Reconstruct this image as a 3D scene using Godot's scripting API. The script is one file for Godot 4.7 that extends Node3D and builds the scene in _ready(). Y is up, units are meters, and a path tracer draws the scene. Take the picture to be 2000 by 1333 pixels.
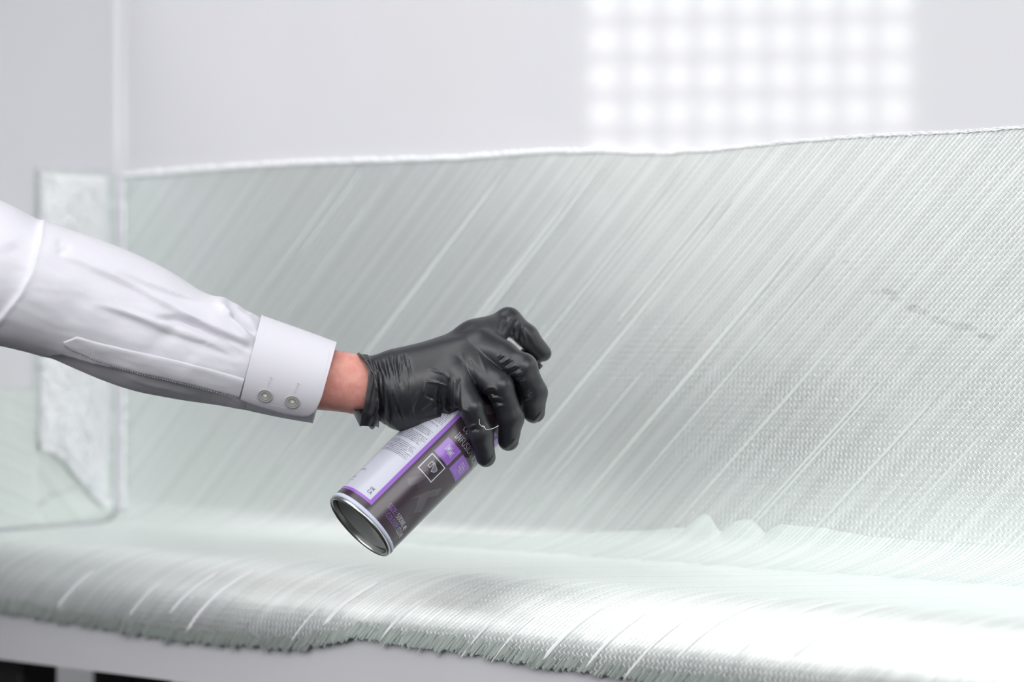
extends Node3D

# ------------------------------------------------------------------ constants
const FOCAL := 4705.0                     # focal length in pixels of the 2000 x 1333 frame
const EYE := Vector3(0, 1.25, 0)
const ALONG := Vector3(0.7976, -0.0034, 0.6033)   # length of the mould, towards its right end
const OUT := Vector3(-0.6033, 0, 0.7976)          # out of the back face of the mould
const MOULD_AT := Vector3(0, 1.25, -2.19)
const CORNER := -0.508                    # where the return wall meets the back face
const LEDGE := -0.190
var rng := RandomNumberGenerator.new()
var M := {}
var used := {}

func _ready():
	rng.seed = 7
	# ---------------------------------------------------------------- camera
	var cam := Camera3D.new(); cam.name = "camera"
	cam.position = EYE
	cam.keep_aspect = Camera3D.KEEP_HEIGHT
	var lens := CameraAttributesPhysical.new()
	lens.frustum_focal_length = 85.0
	lens.frustum_focus_distance = 1.89
	lens.exposure_aperture = 2.8
	lens.frustum_near = 0.05
	lens.frustum_far = 60.0
	cam.attributes = lens
	cam.fov = rad_to_deg(2.0 * atan(666.5 / FOCAL))
	add_child(cam)
	cam.current = true
	# ---------------------------------------------------------------- environment
	var env := Environment.new()
	env.background_mode = Environment.BG_COLOR
	env.background_color = Color(0.75, 0.78, 0.82)
	env.background_energy_multiplier = 0.4
	env.tonemap_mode = Environment.TONE_MAPPER_LINEAR
	env.tonemap_exposure = 1.2
	env.sdfgi_enabled = true
	env.ssao_enabled = true
	env.ssil_enabled = true
	var we := WorldEnvironment.new(); we.name = "environment"; we.environment = env
	add_child(we)
	make_materials()
	# ---------------------------------------------------------------- lamps
	ceiling_light(Vector3(-1.25, 3.1, -1.0), Vector2(2.4, 2.6), 0.43, "long white ceiling light panel above the mould")
	ceiling_light(Vector3(0.4, 3.1, 1.7), Vector2(2.4, 1.6), 2.3, "white ceiling light panel behind the camera")
	softbox(Vector3(-1.30, 1.25 + 0.43, -1.45), Vector3(0.195, 1.25 + 0.233, -2.04), Vector2(0.48, 0.44), 1.8, Vector2i(9, 8), "small black studio softbox lamp with an egg-crate grid, left of the camera")
	softbox(Vector3(-2.6, 2.3, 1.1), Vector3(0.2, 1.1, -1.9), Vector2(1.9, 1.3), 1.05, Vector2i(0, 0), "large plain white studio softbox lamp standing at the left behind the camera")
	softbox(Vector3(1.6, 2.3, 0.4), Vector3(-0.3, 1.25, -2.2), Vector2(1.2, 1.2), 1.25, Vector2i(0, 0), "plain white studio softbox lamp standing at the right behind the camera")
	# ---------------------------------------------------------------- structure
	room()
	mould()
	mould_stand()
	glass_cloth()
	person()
	spray_can()

# ------------------------------------------------------------------ naming
func numbered(called: String, parent: Node) -> String:
	var key = str(parent.get_instance_id()) + called
	used[key] = used.get(key, -1) + 1
	return called if used[key] == 0 else "%s_%03d" % [called, used[key]]

func put(called: String, mesh: Mesh, mat: Material, parent: Node = self) -> MeshInstance3D:
	var o := MeshInstance3D.new()
	o.name = numbered(called, parent)
	o.mesh = mesh
	if mat: o.material_override = mat
	o.cast_shadow = GeometryInstance3D.SHADOW_CASTING_SETTING_ON
	parent.add_child(o, true)
	return o

func tag(o: Node, label: String, category: String, group := "", kind := ""):
	if label: o.set_meta("label", label)
	if category: o.set_meta("category", category)
	if group: o.set_meta("group", group)
	if kind: o.set_meta("kind", kind)

func thing(called: String, label: String, category: String, where := Vector3.ZERO, group := "") -> Node3D:
	var o := Node3D.new()
	o.name = numbered(called, self)
	add_child(o)
	o.position = where
	tag(o, label, category, group)
	return o

func struct(called: String, mesh: Mesh, mat: Material) -> MeshInstance3D:
	var o := put(called, mesh, mat)
	o.set_meta("kind", "structure")
	return o

# ------------------------------------------------------------------ places
func at(px: float, py: float, depth: float) -> Vector3:      # the point that far from the lens
	return EYE + Vector3((px - 1000.0) / FOCAL, -(py - 666.5) / FOCAL, -1.0) * depth

func on_mould(a: float, w: float, h: float) -> Vector3:      # along, out, up in the mould's own axes
	return MOULD_AT + ALONG * a + OUT * w + Vector3.UP * h

# ------------------------------------------------------------------ mesh helpers
func sheet(nu: int, nv: int, f: Callable, flip := false, uvf = null, uv2f = null) -> ArrayMesh:
	var P := PackedVector3Array(); var Nn := PackedVector3Array(); var U := PackedVector2Array(); var U2 := PackedVector2Array(); var I := PackedInt32Array()
	for j in nv + 1:
		for i in nu + 1:
			P.append(f.call(i, j))
			U.append(uvf.call(i, j) if uvf != null else Vector2(float(i) / nu, float(j) / nv))
			if uv2f != null: U2.append(uv2f.call(i, j))
	var s := nu + 1
	var loop_u := P[0].distance_to(P[nu]) < 1e-6 and P[s * (nv / 2)].distance_to(P[s * (nv / 2) + nu]) < 1e-6
	for j in nv + 1:
		for i in nu + 1:
			var i0 = i - 1 if i > 0 else (nu - 1 if loop_u else 0)
			var i1 = i + 1 if i < nu else (1 if loop_u else nu)
			var du: Vector3 = P[j * s + i1] - P[j * s + i0]
			var dv: Vector3 = P[mini(j + 1, nv) * s + i] - P[maxi(j - 1, 0) * s + i]
			var n := du.cross(dv)
			if n.length_squared() < 1e-20: n = Vector3.UP
			Nn.append(-n.normalized() if flip else n.normalized())
	for j in nv:
		for i in nu:
			var a := j * s + i
			if flip: I.append_array([a, a + 1, a + s, a + s, a + 1, a + s + 1])
			else: I.append_array([a, a + s, a + 1, a + 1, a + s, a + s + 1])
	return surface(P, Nn, U, I, U2)

func surface(P, Nn, U, I, U2 = PackedVector2Array()) -> ArrayMesh:
	var arr := []; arr.resize(Mesh.ARRAY_MAX)
	arr[Mesh.ARRAY_VERTEX] = P; arr[Mesh.ARRAY_NORMAL] = Nn
	if U.size(): arr[Mesh.ARRAY_TEX_UV] = U
	if U2.size(): arr[Mesh.ARRAY_TEX_UV2] = U2
	arr[Mesh.ARRAY_INDEX] = I
	var m := ArrayMesh.new()
	m.add_surface_from_arrays(Mesh.PRIMITIVE_TRIANGLES, arr)
	return m

func lathe(profile: PackedVector2Array, n := 96, arc0 := 0.0, arc1 := TAU) -> ArrayMesh:   # profile of (radius, height) going up shows its outside
	var k := profile.size() - 1
	return sheet(n, k, func(i: int, j: int):
		var t := lerpf(arc0, arc1, float(i) / n) if i < n or arc1 - arc0 < TAU - 0.001 else arc0
		return Vector3(profile[j].x * sin(t), profile[j].y, profile[j].x * cos(t)))

func rounded(points: Array, r: float, steps := 4) -> PackedVector2Array:   # a polyline with its inner corners rounded
	var out := PackedVector2Array([points[0]])
	for i in range(1, points.size() - 1):
		var p: Vector2 = points[i]
		var a: Vector2 = (points[i - 1] - p); var b: Vector2 = (points[i + 1] - p)
		var d := minf(r, minf(a.length(), b.length()) * 0.45)
		var p0 := p + a.normalized() * d; var p1 := p + b.normalized() * d
		for k in steps + 1:
			var t := float(k) / steps
			out.append(p0.lerp(p, t).lerp(p.lerp(p1, t), t))
	out.append(points[-1])
	return out

func block(size: Vector3, bevel := 0.004) -> ArrayMesh:       # a box with chamfered edges
	var st := SurfaceTool.new(); st.begin(Mesh.PRIMITIVE_TRIANGLES)
	st.set_smooth_group(-1)
	var h := size / 2.0
	var b := minf(bevel, minf(h.x, minf(h.y, h.z)) * 0.4)
	var pts := PackedVector3Array()
	for sx in [-1, 1]: for sy in [-1, 1]: for sz in [-1, 1]:
		pts.append(Vector3(sx * (h.x - b), sy * (h.y - b), sz * h.z))
		pts.append(Vector3(sx * (h.x - b), sy * h.y, sz * (h.z - b)))
		pts.append(Vector3(sx * h.x, sy * (h.y - b), sz * (h.z - b)))
	var face = func(list: Array):
		var n: Vector3 = (list[1] - list[0]).cross(list[2] - list[0])
		var c := Vector3.ZERO
		for p in list: c += p
		if n.dot(c) > 0: list.reverse()
		for k in range(1, list.size() - 1):
			st.add_vertex(list[0]); st.add_vertex(list[k]); st.add_vertex(list[k + 1])
	var id = func(x, y, z, k): return pts[((x * 2 + y) * 2 + z) * 3 + k]
	for s in [0, 1]:
		face.call([id.call(0, 0, s, 0), id.call(1, 0, s, 0), id.call(1, 1, s, 0), id.call(0, 1, s, 0)])
		face.call([id.call(0, s, 0, 1), id.call(1, s, 0, 1), id.call(1, s, 1, 1), id.call(0, s, 1, 1)])
		face.call([id.call(s, 0, 0, 2), id.call(s, 1, 0, 2), id.call(s, 1, 1, 2), id.call(s, 0, 1, 2)])
		for t in [0, 1]:
			face.call([id.call(0, s, t, 0), id.call(1, s, t, 0), id.call(1, s, t, 1), id.call(0, s, t, 1)])
			face.call([id.call(s, 0, t, 0), id.call(s, 1, t, 0), id.call(s, 1, t, 2), id.call(s, 0, t, 2)])
			face.call([id.call(s, t, 0, 1), id.call(s, t, 1, 1), id.call(s, t, 1, 2), id.call(s, t, 0, 2)])
			for u in [0, 1]: face.call([id.call(s, t, u, 0), id.call(s, t, u, 1), id.call(s, t, u, 2)])
	st.generate_normals()
	return st.commit()

func tube(path: PackedVector3Array, radii: PackedFloat32Array, n := 10) -> ArrayMesh:
	var k := path.size() - 1
	var frames := []
	var side := Vector3.ZERO
	for j in k + 1:
		var t := (path[mini(j + 1, k)] - path[maxi(j - 1, 0)]).normalized()
		if side == Vector3.ZERO: side = t.cross(Vector3.UP if absf(t.y) < 0.9 else Vector3.RIGHT).normalized()
		side = (side - t * side.dot(t)).normalized()
		frames.append([side, t.cross(side)])
	return sheet(n, k, func(i: int, j: int):
		var a := TAU * (i % n) / n
		return path[j] + (frames[j][0] * cos(a) + frames[j][1] * sin(a)) * radii[j], true)

# Many thin strips in one mesh: each is a curved ribbon with a crowned section.
class Strips:
	var P := PackedVector3Array(); var Nn := PackedVector3Array(); var I := PackedInt32Array(); var U := PackedVector2Array()
	func add(path: Array, normals: Array, width: float, crown: float, taper := true, v0 := 0.0):
		var k := path.size() - 1
		var base := P.size()
		for j in k + 1:
			var t: Vector3 = (path[mini(j + 1, k)] - path[maxi(j - 1, 0)]).normalized()
			var n: Vector3 = normals[j]
			var s := t.cross(n).normalized()
			var f := float(j) / k
			var w := width * 0.5 * (minf(1.0, minf(f, 1.0 - f) * 8.0 + 0.25) if taper else 1.0)
			for c in 3:
				var e := float(c) - 1.0
				P.append(path[j] + s * e * w + n * crown * (1.0 - e * e))
				Nn.append((n + s * e * clampf(crown * 2.0 / maxf(w, 1e-5), 0.0, 0.8)).normalized())
				U.append(Vector2(v0 + c * 0.5, f))
		for j in k:
			for c in 2:
				var a := base + j * 3 + c
				I.append_array([a, a + 3, a + 1, a + 1, a + 3, a + 4])

# ------------------------------------------------------------------ materials
func mat(color: Color, rough: float, spec := 0.5, metal := 0.0) -> StandardMaterial3D:
	var m := StandardMaterial3D.new()
	m.albedo_color = color; m.roughness = rough; m.metallic = metal; m.metallic_specular = spec
	return m

func rgb(r, g, b) -> Color: return Color(r / 255.0, g / 255.0, b / 255.0)

func noise_tex(freq: float, lo: Color, hi: Color, seed_: int, size := 512) -> NoiseTexture2D:
	var n := FastNoiseLite.new(); n.seed = seed_; n.frequency = freq; n.fractal_octaves = 4
	var t := NoiseTexture2D.new(); t.width = size; t.height = size; t.noise = n; t.seamless = true
	var g := Gradient.new(); g.colors = PackedColorArray([lo, hi]); t.color_ramp = g
	return t

func bump_tex(freq: float, seed_: int, strength: float, size := 512) -> NoiseTexture2D:
	var n := FastNoiseLite.new(); n.seed = seed_; n.frequency = freq; n.fractal_octaves = 4
	var t := NoiseTexture2D.new(); t.width = size; t.height = size; t.noise = n; t.seamless = true
	t.as_normal_map = true; t.bump_strength = strength
	return t

func make_materials():
	M.gelcoat = mat(rgb(221, 221, 226), 0.06, 0.5)
	M.plaster = mat(rgb(200, 201, 204), 0.9, 0.3)
	M.plaster_dark = mat(rgb(120, 121, 124), 0.9, 0.3)
	M.concrete = mat(rgb(50, 50, 52), 0.75, 0.4)
	M.concrete.albedo_texture = noise_tex(0.015, Color(0.75, 0.75, 0.75), Color(1, 1, 1), 6); M.concrete.uv1_triplanar = true
	M.dark_steel = mat(rgb(28, 27, 26), 0.55, 0.4)
	# glass cloth
	var weave_maps := weave()
	M.cloth = mat(Color.WHITE, 0.42, 0.9, 0.78)
	M.cloth.metallic_texture = ImageTexture.create_from_image(weave_maps[2]); M.cloth.metallic_texture_channel = BaseMaterial3D.TEXTURE_CHANNEL_RED
	M.cloth.anisotropy_enabled = true; M.cloth.anisotropy = -0.7
	M.cloth.albedo_texture = ImageTexture.create_from_image(weave_maps[0])
	M.cloth.normal_enabled = true; M.cloth.normal_texture = ImageTexture.create_from_image(weave_maps[1]); M.cloth.normal_scale = 0.6
	M.cloth.detail_enabled = true; M.cloth.detail_uv_layer = BaseMaterial3D.DETAIL_UV_2
	M.cloth.detail_blend_mode = BaseMaterial3D.BLEND_MODE_MIX
	M.cloth.detail_albedo = ImageTexture.create_from_image(pulled_fibres())
	M.roving = mat(rgb(208, 215, 212), 0.45, 0.7)
	M.fray = mat(rgb(244, 246, 248), 0.6, 0.5)
	M.cut = mat(rgb(228, 239, 232), 0.46, 0.8, 0.66)
	M.cut.anisotropy_enabled = true; M.cut.anisotropy = 0.8
	M.lap = mat(rgb(226, 230, 229), 0.5, 0.7)
	M.lap.albedo_texture = M.cloth.albedo_texture
	M.lap.normal_enabled = true; M.lap.normal_texture = M.cloth.normal_texture; M.lap.normal_scale = 0.7
	# person
	M.cotton = mat(rgb(213, 212, 220), 0.9, 0.25)
	M.cotton.normal_enabled = true; M.cotton.normal_texture = bump_tex(0.25, 8, 2.0); M.cotton.normal_scale = 0.12
	M.cotton.uv1_triplanar = true; M.cotton.uv1_scale = Vector3(16, 16, 16)
	M.skin = mat(Color.WHITE, 0.5, 0.4)
	M.skin.albedo_texture = noise_tex(0.02, rgb(204, 132, 122), rgb(222, 166, 152), 9)
	M.skin.uv1_triplanar = true; M.skin.uv1_scale = Vector3(11, 11, 11)
	M.skin.normal_enabled = true; M.skin.normal_texture = bump_tex(0.12, 10, 3.0); M.skin.normal_scale = 0.25
	M.skin.subsurf_scatter_enabled = true; M.skin.subsurf_scatter_strength = 0.15
	M.nitrile = mat(rgb(32, 33, 38), 0.42, 0.6)
	M.nitrile.normal_enabled = true; M.nitrile.normal_texture = bump_tex(0.05, 11, 2.0); M.nitrile.normal_scale = 0.10
	M.nitrile.uv1_triplanar = true; M.nitrile.uv1_scale = Vector3(14, 14, 14)
	M.button = mat(rgb(172, 171, 168), 0.35, 0.5)
	M.thread = mat(rgb(236, 236, 234), 0.8, 0.2)
	M.trousers = mat(rgb(40, 42, 52), 0.85, 0.2)
	M.hair = mat(rgb(70, 52, 38), 0.6, 0.3)
	M.shoe = mat(rgb(30, 26, 24), 0.4, 0.5)
	# can
	M.label = mat(Color.WHITE, 0.24, 0.5)
	M.tin = mat(rgb(190, 192, 190), 0.28, 0.5, 1.0)
	M.tin_dark = mat(rgb(168, 175, 171), 0.38, 0.5, 0.35)
	M.lacquer = mat(rgb(196, 203, 222), 0.3, 0.5)
	M.black_plastic = mat(rgb(30, 31, 33), 0.4, 0.5)
	# lamps
	M.lamp_white = mat(rgb(240, 240, 240), 0.6, 0.3)
	M.lamp_black = mat(rgb(24, 24, 24), 0.6, 0.3)

# One repeat, 60 mm by 60 mm set on its corner, of a stitched biaxial glass cloth: tows at 45 degrees and rows of zigzag stitching.
func weave() -> Array:                     # [colour, normal, share of glass against stitching]
	var n := 640
	var H := PackedFloat32Array(); H.resize(n * n)
	var im := Image.create(n, n, false, Image.FORMAT_RGBA8)
	var nm := Image.create(n, n, false, Image.FORMAT_RGBA8)
	var gl := Image.create(n, n, false, Image.FORMAT_RGBA8)
	var pitch := 60.0 / 14.0; var row := 60.0 / 12.0
	var base := rgb(243, 248, 246); var stitch := rgb(240, 244, 242); var gap := rgb(150, 162, 154)
	var unit := 84.8528 / n                    # millimetres per pixel
	for y in n:
		for x in n:
			# the picture's x runs along the tows, its y across them
			var a := (x + y) * unit * 0.70711; var b := (y - x) * unit * 0.70711
			var e := fposmod(a + b, pitch) / pitch
			var tow: float = roundi((a + b) / pitch - e) % 28
			var shade := 0.95 + 0.06 * fposmod(sin(tow * 12.9) * 43.7, 1.0)
			var r := fposmod(b, row) / row
			var c := base * shade
			var glass := 1.0
			var h := sqrt(maxf(0.0, 1.0 - pow(absf(e - 0.5) * 2.0, 2.0))) * 0.8
			var fine := sin((a + b) * TAU * 5.0 / pitch) * 0.03
			c = c * (1.0 + fine); h += fine * 0.8
			if e < 0.05 or e > 0.95: c = gap; glass = 0.4
			if r < 0.42:
				var q := fposmod(a - b * 0.8 + 0.3 * pitch, pitch) / pitch
				if q < 0.20: c = stitch; h += 0.25; glass = 0.0
			elif e > 0.02 and e < 0.17:
				c = stitch * 0.97; h += 0.25; glass = 0.1
			c.a = 1.0
			H[y * n + x] = h
			im.set_pixel(x, y, c)
			gl.set_pixel(x, y, Color(glass, glass, glass))
	for y in n:
		for x in n:
			var dx := H[y * n + (x + 1) % n] - H[y * n + (x + n - 1) % n]
			var dy := H[((y + 1) % n) * n + x] - H[((y + n - 1) % n) * n + x]
			var v := Vector3(-dx * 1.2, dy * 1.2, 1.0).normalized()
			nm.set_pixel(x, y, Color(v.x * 0.5 + 0.5, v.y * 0.5 + 0.5, v.z * 0.5 + 0.5))
	return [im, nm, gl]

# Single tows of the cloth that lie paler or darker than their neighbours, 1.2 m square.
func pulled_fibres() -> Image:
	var n := 1536
	var im := Image.create(n, n, false, Image.FORMAT_RGBA8)
	im.fill(Color(1, 1, 1, 0))
	var r := RandomNumberGenerator.new(); r.seed = 5
	for k in 120:
		var c := r.randi_range(0, n - 1)
		var x0 := r.randi_range(0, n - 1)
		var length := int(n * r.randf_range(0.06, 0.5))
		var w := r.randi_range(1, 2) if r.randf() < 0.8 else r.randi_range(3, 5)
		var pale := r.randf() < 0.6
		var al := r.randf_range(0.05, 0.22)
		for i in length:
			var fade := minf(1.0, minf(i, length - i) / 30.0) * al * (0.75 + 0.25 * sin(i * 0.11 + c))
			for q in w:
				var x := (x0 + i + q) % n
				var y := posmod(c - x0 - i, n)
				var old := im.get_pixel(x, y)
				if old.a < fade:
					im.set_pixel(x, y, Color(0.93, 0.945, 0.94, fade) if pale else Color(0.42, 0.45, 0.44, fade * 0.6))
	# a few grey dirt specks trailing across one place
	for q in [[0.345, 0.066, 5, 0.10], [0.352, 0.060, 4, 0.08], [0.3715, 0.041, 6, 0.13], [0.385, 0.041, 9, 0.20], [0.390, 0.036, 8, 0.12], [0.407, 0.028, 7, 0.30], [0.413, 0.026, 10, 0.14], [0.430, 0.018, 12, 0.13], [0.440, 0.015, 12, 0.10], [0.455, 0.012, 10, 0.18], [0.470, 0.0055, 8, 0.26], [0.474, 0.004, 6, 0.16]]:
		var cx := int(q[0] / 1.2 * n); var cy := int((0.169 - q[1]) / 1.2 * n)
		for i in range(-int(q[2]), int(q[2]) + 1):
			for j in range(-3, 4):
				var d: float = Vector2(i * 0.8 - j * 0.6, (j + i * 0.35) * 2.0).length() / q[2]
				if d < 1.0: im.set_pixel(posmod(cx + i, n), posmod(cy + j + int(i * 0.35), n), Color(0.36, 0.37, 0.36, q[3] * r.randf_range(0.5, 1.4)))
	return im

# ------------------------------------------------------------------ lamps
func glow(color: Color, e: float) -> StandardMaterial3D:
	var m := mat(Color(0.9, 0.9, 0.9), 0.6, 0.2)
	m.emission_enabled = true; m.emission = color; m.emission_energy_multiplier = e
	return m

func area_light(called: String, xf: Transform3D, size: Vector2, energy: float, color := Color.WHITE):
	var l := AreaLight3D.new(); l.name = called
	l.area_size = size; l.light_energy = energy; l.area_normalize_energy = false
	l.light_color = color; l.shadow_enabled = true
	l.area_range = 14.0
	l.area_attenuation = 2.0
	add_child(l, true)
	l.transform = xf

func ceiling_light(where: Vector3, size: Vector2, energy: float, label: String):
	var t := thing("ceiling_light", label, "ceiling light", where, "")
	put("housing", block(Vector3(size.x + 0.08, 0.06, size.y + 0.08)), M.lamp_white, t).position.y = 0.045
	put("diffuser", block(Vector3(size.x, 0.02, size.y)), glow(Color.WHITE, 0.6), t)
	area_light("panel_glow", Transform3D(Basis(Vector3.RIGHT, -PI / 2), where + Vector3(0, -0.02, 0)), size, energy)

func softbox(where: Vector3, target: Vector3, size: Vector2, energy: float, cells: Vector2i, label: String):
	var t := thing("softbox_lamp", label, "studio lamp", Vector3(where.x, 0, where.z))
	var head := Transform3D(Basis.looking_at(target - where), Vector3(0, where.y, 0))
	var k := block(Vector3(size.x, size.y, 0.01)); 
	var d := put("diffuser", k, glow(Color.WHITE, 1.0), t); d.transform = head
	# the shell: four sloping sides behind the face and a rim in front
	var shell := sheet(4, 2, func(i: int, j: int):
		var c: Vector2 = [Vector2(-1, -1), Vector2(1, -1), Vector2(1, 1), Vector2(-1, 1), Vector2(-1, -1)][i]
		var s: Vector2 = [size * 0.515, size * 0.515, Vector2(0.08, 0.08)][j]
		return Vector3(c.x * s.x, c.y * s.y, [-0.055, 0.012, 0.32][j]))
	put("shell", shell, M.lamp_black, t).transform = head
	var nx := cells.x; var ny := cells.y
	for i in range(1, nx):
		var b := put("grid_strip", block(Vector3(0.016, size.y, 0.03), 0.001), M.lamp_black, t)
		b.transform = head * Transform3D(Basis(), Vector3((float(i) / nx - 0.5) * size.x, 0, -0.035))
	for j in range(1, ny):
		var b := put("grid_strip", block(Vector3(size.x, 0.016, 0.03), 0.001), M.lamp_black, t)
		b.transform = head * Transform3D(Basis(), Vector3(0, (float(j) / ny - 0.5) * size.y, -0.035))
	put("pole", tube(PackedVector3Array([Vector3(0, 0.15, 0), Vector3(0, 1.0, 0), head * Vector3(0, -0.1, 0.3)]), PackedFloat32Array([0.014, 0.014, 0.012])), M.lamp_black, t)
	for a in 3:
		var q := Vector3(sin(a * TAU / 3 + 0.4), 0, cos(a * TAU / 3 + 0.4))
		put("leg", tube(PackedVector3Array([Vector3(0, 0.7, 0), q * 0.5 + Vector3(0, 0.01, 0)]), PackedFloat32Array([0.01, 0.01])), M.lamp_black, t)
	area_light("softbox_glow", Transform3D(head.basis, where) * Transform3D(Basis(), Vector3(0, 0, -0.012)), size, energy)

# ------------------------------------------------------------------ room
func room():
	var put_wall = func(called, size, where, m):
		var o := struct(called, block(size, 0.002), m)
		o.position = where
	put_wall.call("floor", Vector3(8.4, 0.2, 8.4), Vector3(0, -0.1, 0), M.concrete)
	put_wall.call("ceiling", Vector3(8.4, 0.2, 8.4), Vector3(0, 3.35, 0), M.plaster)
	put_wall.call("wall_back", Vector3(8.4, 3.25, 0.2), Vector3(0, 1.625, -4.1), M.plaster)
	put_wall.call("wall_front", Vector3(8.4, 3.25, 0.2), Vector3(0, 1.625, 4.1), M.plaster_dark)
	put_wall.call("wall_left", Vector3(0.2, 3.25, 8.0), Vector3(-4.1, 1.625, 0), M.plaster)
	put_wall.call("wall_right", Vector3(0.2, 3.25, 8.0), Vector3(4.1, 1.625, 0), M.plaster)

# The mould's cross-section: arc length from the top edge of the cloth, down the back, over the ledge, round the lip and down the skirt.
const S1 := 0.334; const COVE := 0.025; const LIP := 0.05
const S2 := 0.334 + 0.0392699; const S3 := 0.334 + 0.0392699 + 0.165; const S4 := 0.334 + 0.0392699 + 0.165 + 0.05 * ROLL
const ROLL := 1.7453293                  # the lip rolls 100 degrees, just past the upright
func section(s: float) -> Array:                # [place (out, up), normal (out, up)]
	if s < S1: return [Vector2(0, 0.169 - s), Vector2(1, 0)]
	if s < S2:
		var t := (s - S1) / COVE
		return [Vector2(COVE - COVE * cos(t), LEDGE + COVE - COVE * sin(t)), Vector2(cos(t), sin(t))]
	if s < S3: return [Vector2(COVE + s - S2, LEDGE), Vector2(0, 1)]
	if s < S4:
		var t := (s - S3) / LIP
		return [Vector2(0.19 + LIP * sin(t), LEDGE - LIP + LIP * cos(t)), Vector2(sin(t), cos(t))]
	var e := s - S4
	return [Vector2(0.19 + LIP * sin(ROLL) + e * cos(ROLL), LEDGE - LIP + LIP * cos(ROLL) - e * sin(ROLL)), Vector2(sin(ROLL), cos(ROLL))]

func cut_at(a: float) -> float:                 # arc length at which the cloth is cut off
	var h := table(BOTTOM, a)
	var c := (h - LEDGE + LIP) / LIP
	if c > cos(ROLL): return S3 + LIP * acos(c)
	return S4 + (LEDGE - LIP + LIP * cos(ROLL) - h) / sin(ROLL)

func skin_of_mould(a: float, s: float, lift: float) -> Vector3:
	var q := section(s)
	var p: Vector2 = q[0] + q[1] * lift
	return on_mould(a, p.x, p.y)

func normal_of_mould(s: float) -> Vector3:
	var n: Vector2 = section(s)[1]
	return OUT * n.x + Vector3.UP * n.y

func mould():
	var t := thing("mould", "glossy white composite mould with a tall back face, ledge and rounded lip", "mould")
	var a0 := CORNER - 0.012; var a1 := 1.15
	# one skin: back face, cove, ledge, lip and skirt, closed behind with thickness
	var outer := PackedVector2Array(); 
	var ss := [-0.27, 0.1, S1]
	for k in range(1, 9): ss.append(lerpf(S1, S2, k / 8.0))
	ss.append(lerpf(S2, S3, 0.5))
	for k in 13: ss.append(lerpf(S3, S4, k / 12.0))
	ss.append(S4 + 0.0520)
	for s in ss: outer.append(section(s)[0])
	outer.append(outer[-1] + Vector2(-0.0016, -0.0016))
	for p in [Vector2(0.200, outer[-1].y), Vector2(0.216, -0.250), Vector2(0.195, -0.208), Vector2(-0.02, -0.208), Vector2(-0.02, 0.44), Vector2(0, 0.44)]: outer.append(p)
	outer.append(outer[0])
	# separate edges so that the normals stay crisp where the section turns sharply
	var P := PackedVector3Array(); var Nn := PackedVector3Array(); var I := PackedInt32Array()
	for k in outer.size() - 1:
		var p := outer[k]; var q := outer[k + 1]
		if p.distance_to(q) < 1e-6: continue
		var e := (q - p).normalized()
		var n2 := Vector2(-e.y, e.x)
		var np := n2; var nq := n2
		if k < ss.size():
			np = section(ss[k])[1]
			if k + 1 < ss.size(): nq = section(ss[k + 1])[1]
			else: nq = np
		var b := P.size()
		for c in [[p, a0, np], [q, a0, nq], [p, a1, np], [q, a1, nq]]:
			P.append(on_mould(c[1], c[0].x, c[0].y))
			Nn.append((OUT * c[2].x + Vector3.UP * c[2].y).normalized())
		var tri := (P[b + 1] - P[b]).cross(P[b + 2] - P[b])
		if tri.dot(Nn[b]) > 0: I.append_array([b, b + 2, b + 1, b + 1, b + 2, b + 3])
		else: I.append_array([b, b + 1, b + 2, b + 1, b + 3, b + 2])
	put("tool_face", surface(P, Nn, PackedVector2Array(), I), M.gelcoat, t)
	# return wall at the left end
	var wall := block(Vector3(0.02, 0.70, 0.275), 0.003)
	var o := put("return_wall", wall, M.gelcoat, t)
	o.transform = Transform3D(Basis(Vector3(ALONG.x, 0, ALONG.z).normalized(), Vector3.UP, OUT), on_mould(CORNER - 0.010, 0.1175, 0.09))
	# small fillet in the corner
	var rr := 0.014
	var fil := sheet(8, 1, func(i: int, j: int):
		var f := PI / 2 * i / 8.0
		return on_mould(CORNER + rr - rr * cos(f), rr - rr * sin(f), 0.44 if j == 0 else LEDGE))
	put("corner_fillet", fil, M.gelcoat, t)

func mould_stand():
	var t := thing("mould_stand", "dark steel legs of the stand under the white mould lip", "stand")
	var bs := Basis(Vector3(ALONG.x, 0, ALONG.z).normalized(), Vector3.UP, OUT)
	var leg = func(called, a, w, sx, sz, top, m):
		var o := put(called, block(Vector3(sx, top, sz)), m, t)
		o.transform = Transform3D(bs, Vector3(on_mould(a, w, 0).x, top / 2, on_mould(a, w, 0).z))
	var top := 1.25 - 0.208 - 0.002
	for a in [-0.47, 0.3, 1.05]:
		leg.call("leg", a, 0.02, 0.06, 0.06, top, M.dark_steel)
		leg.call("leg", a + 0.02, 0.185, 0.05, 0.05, top, M.dark_steel)

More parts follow.
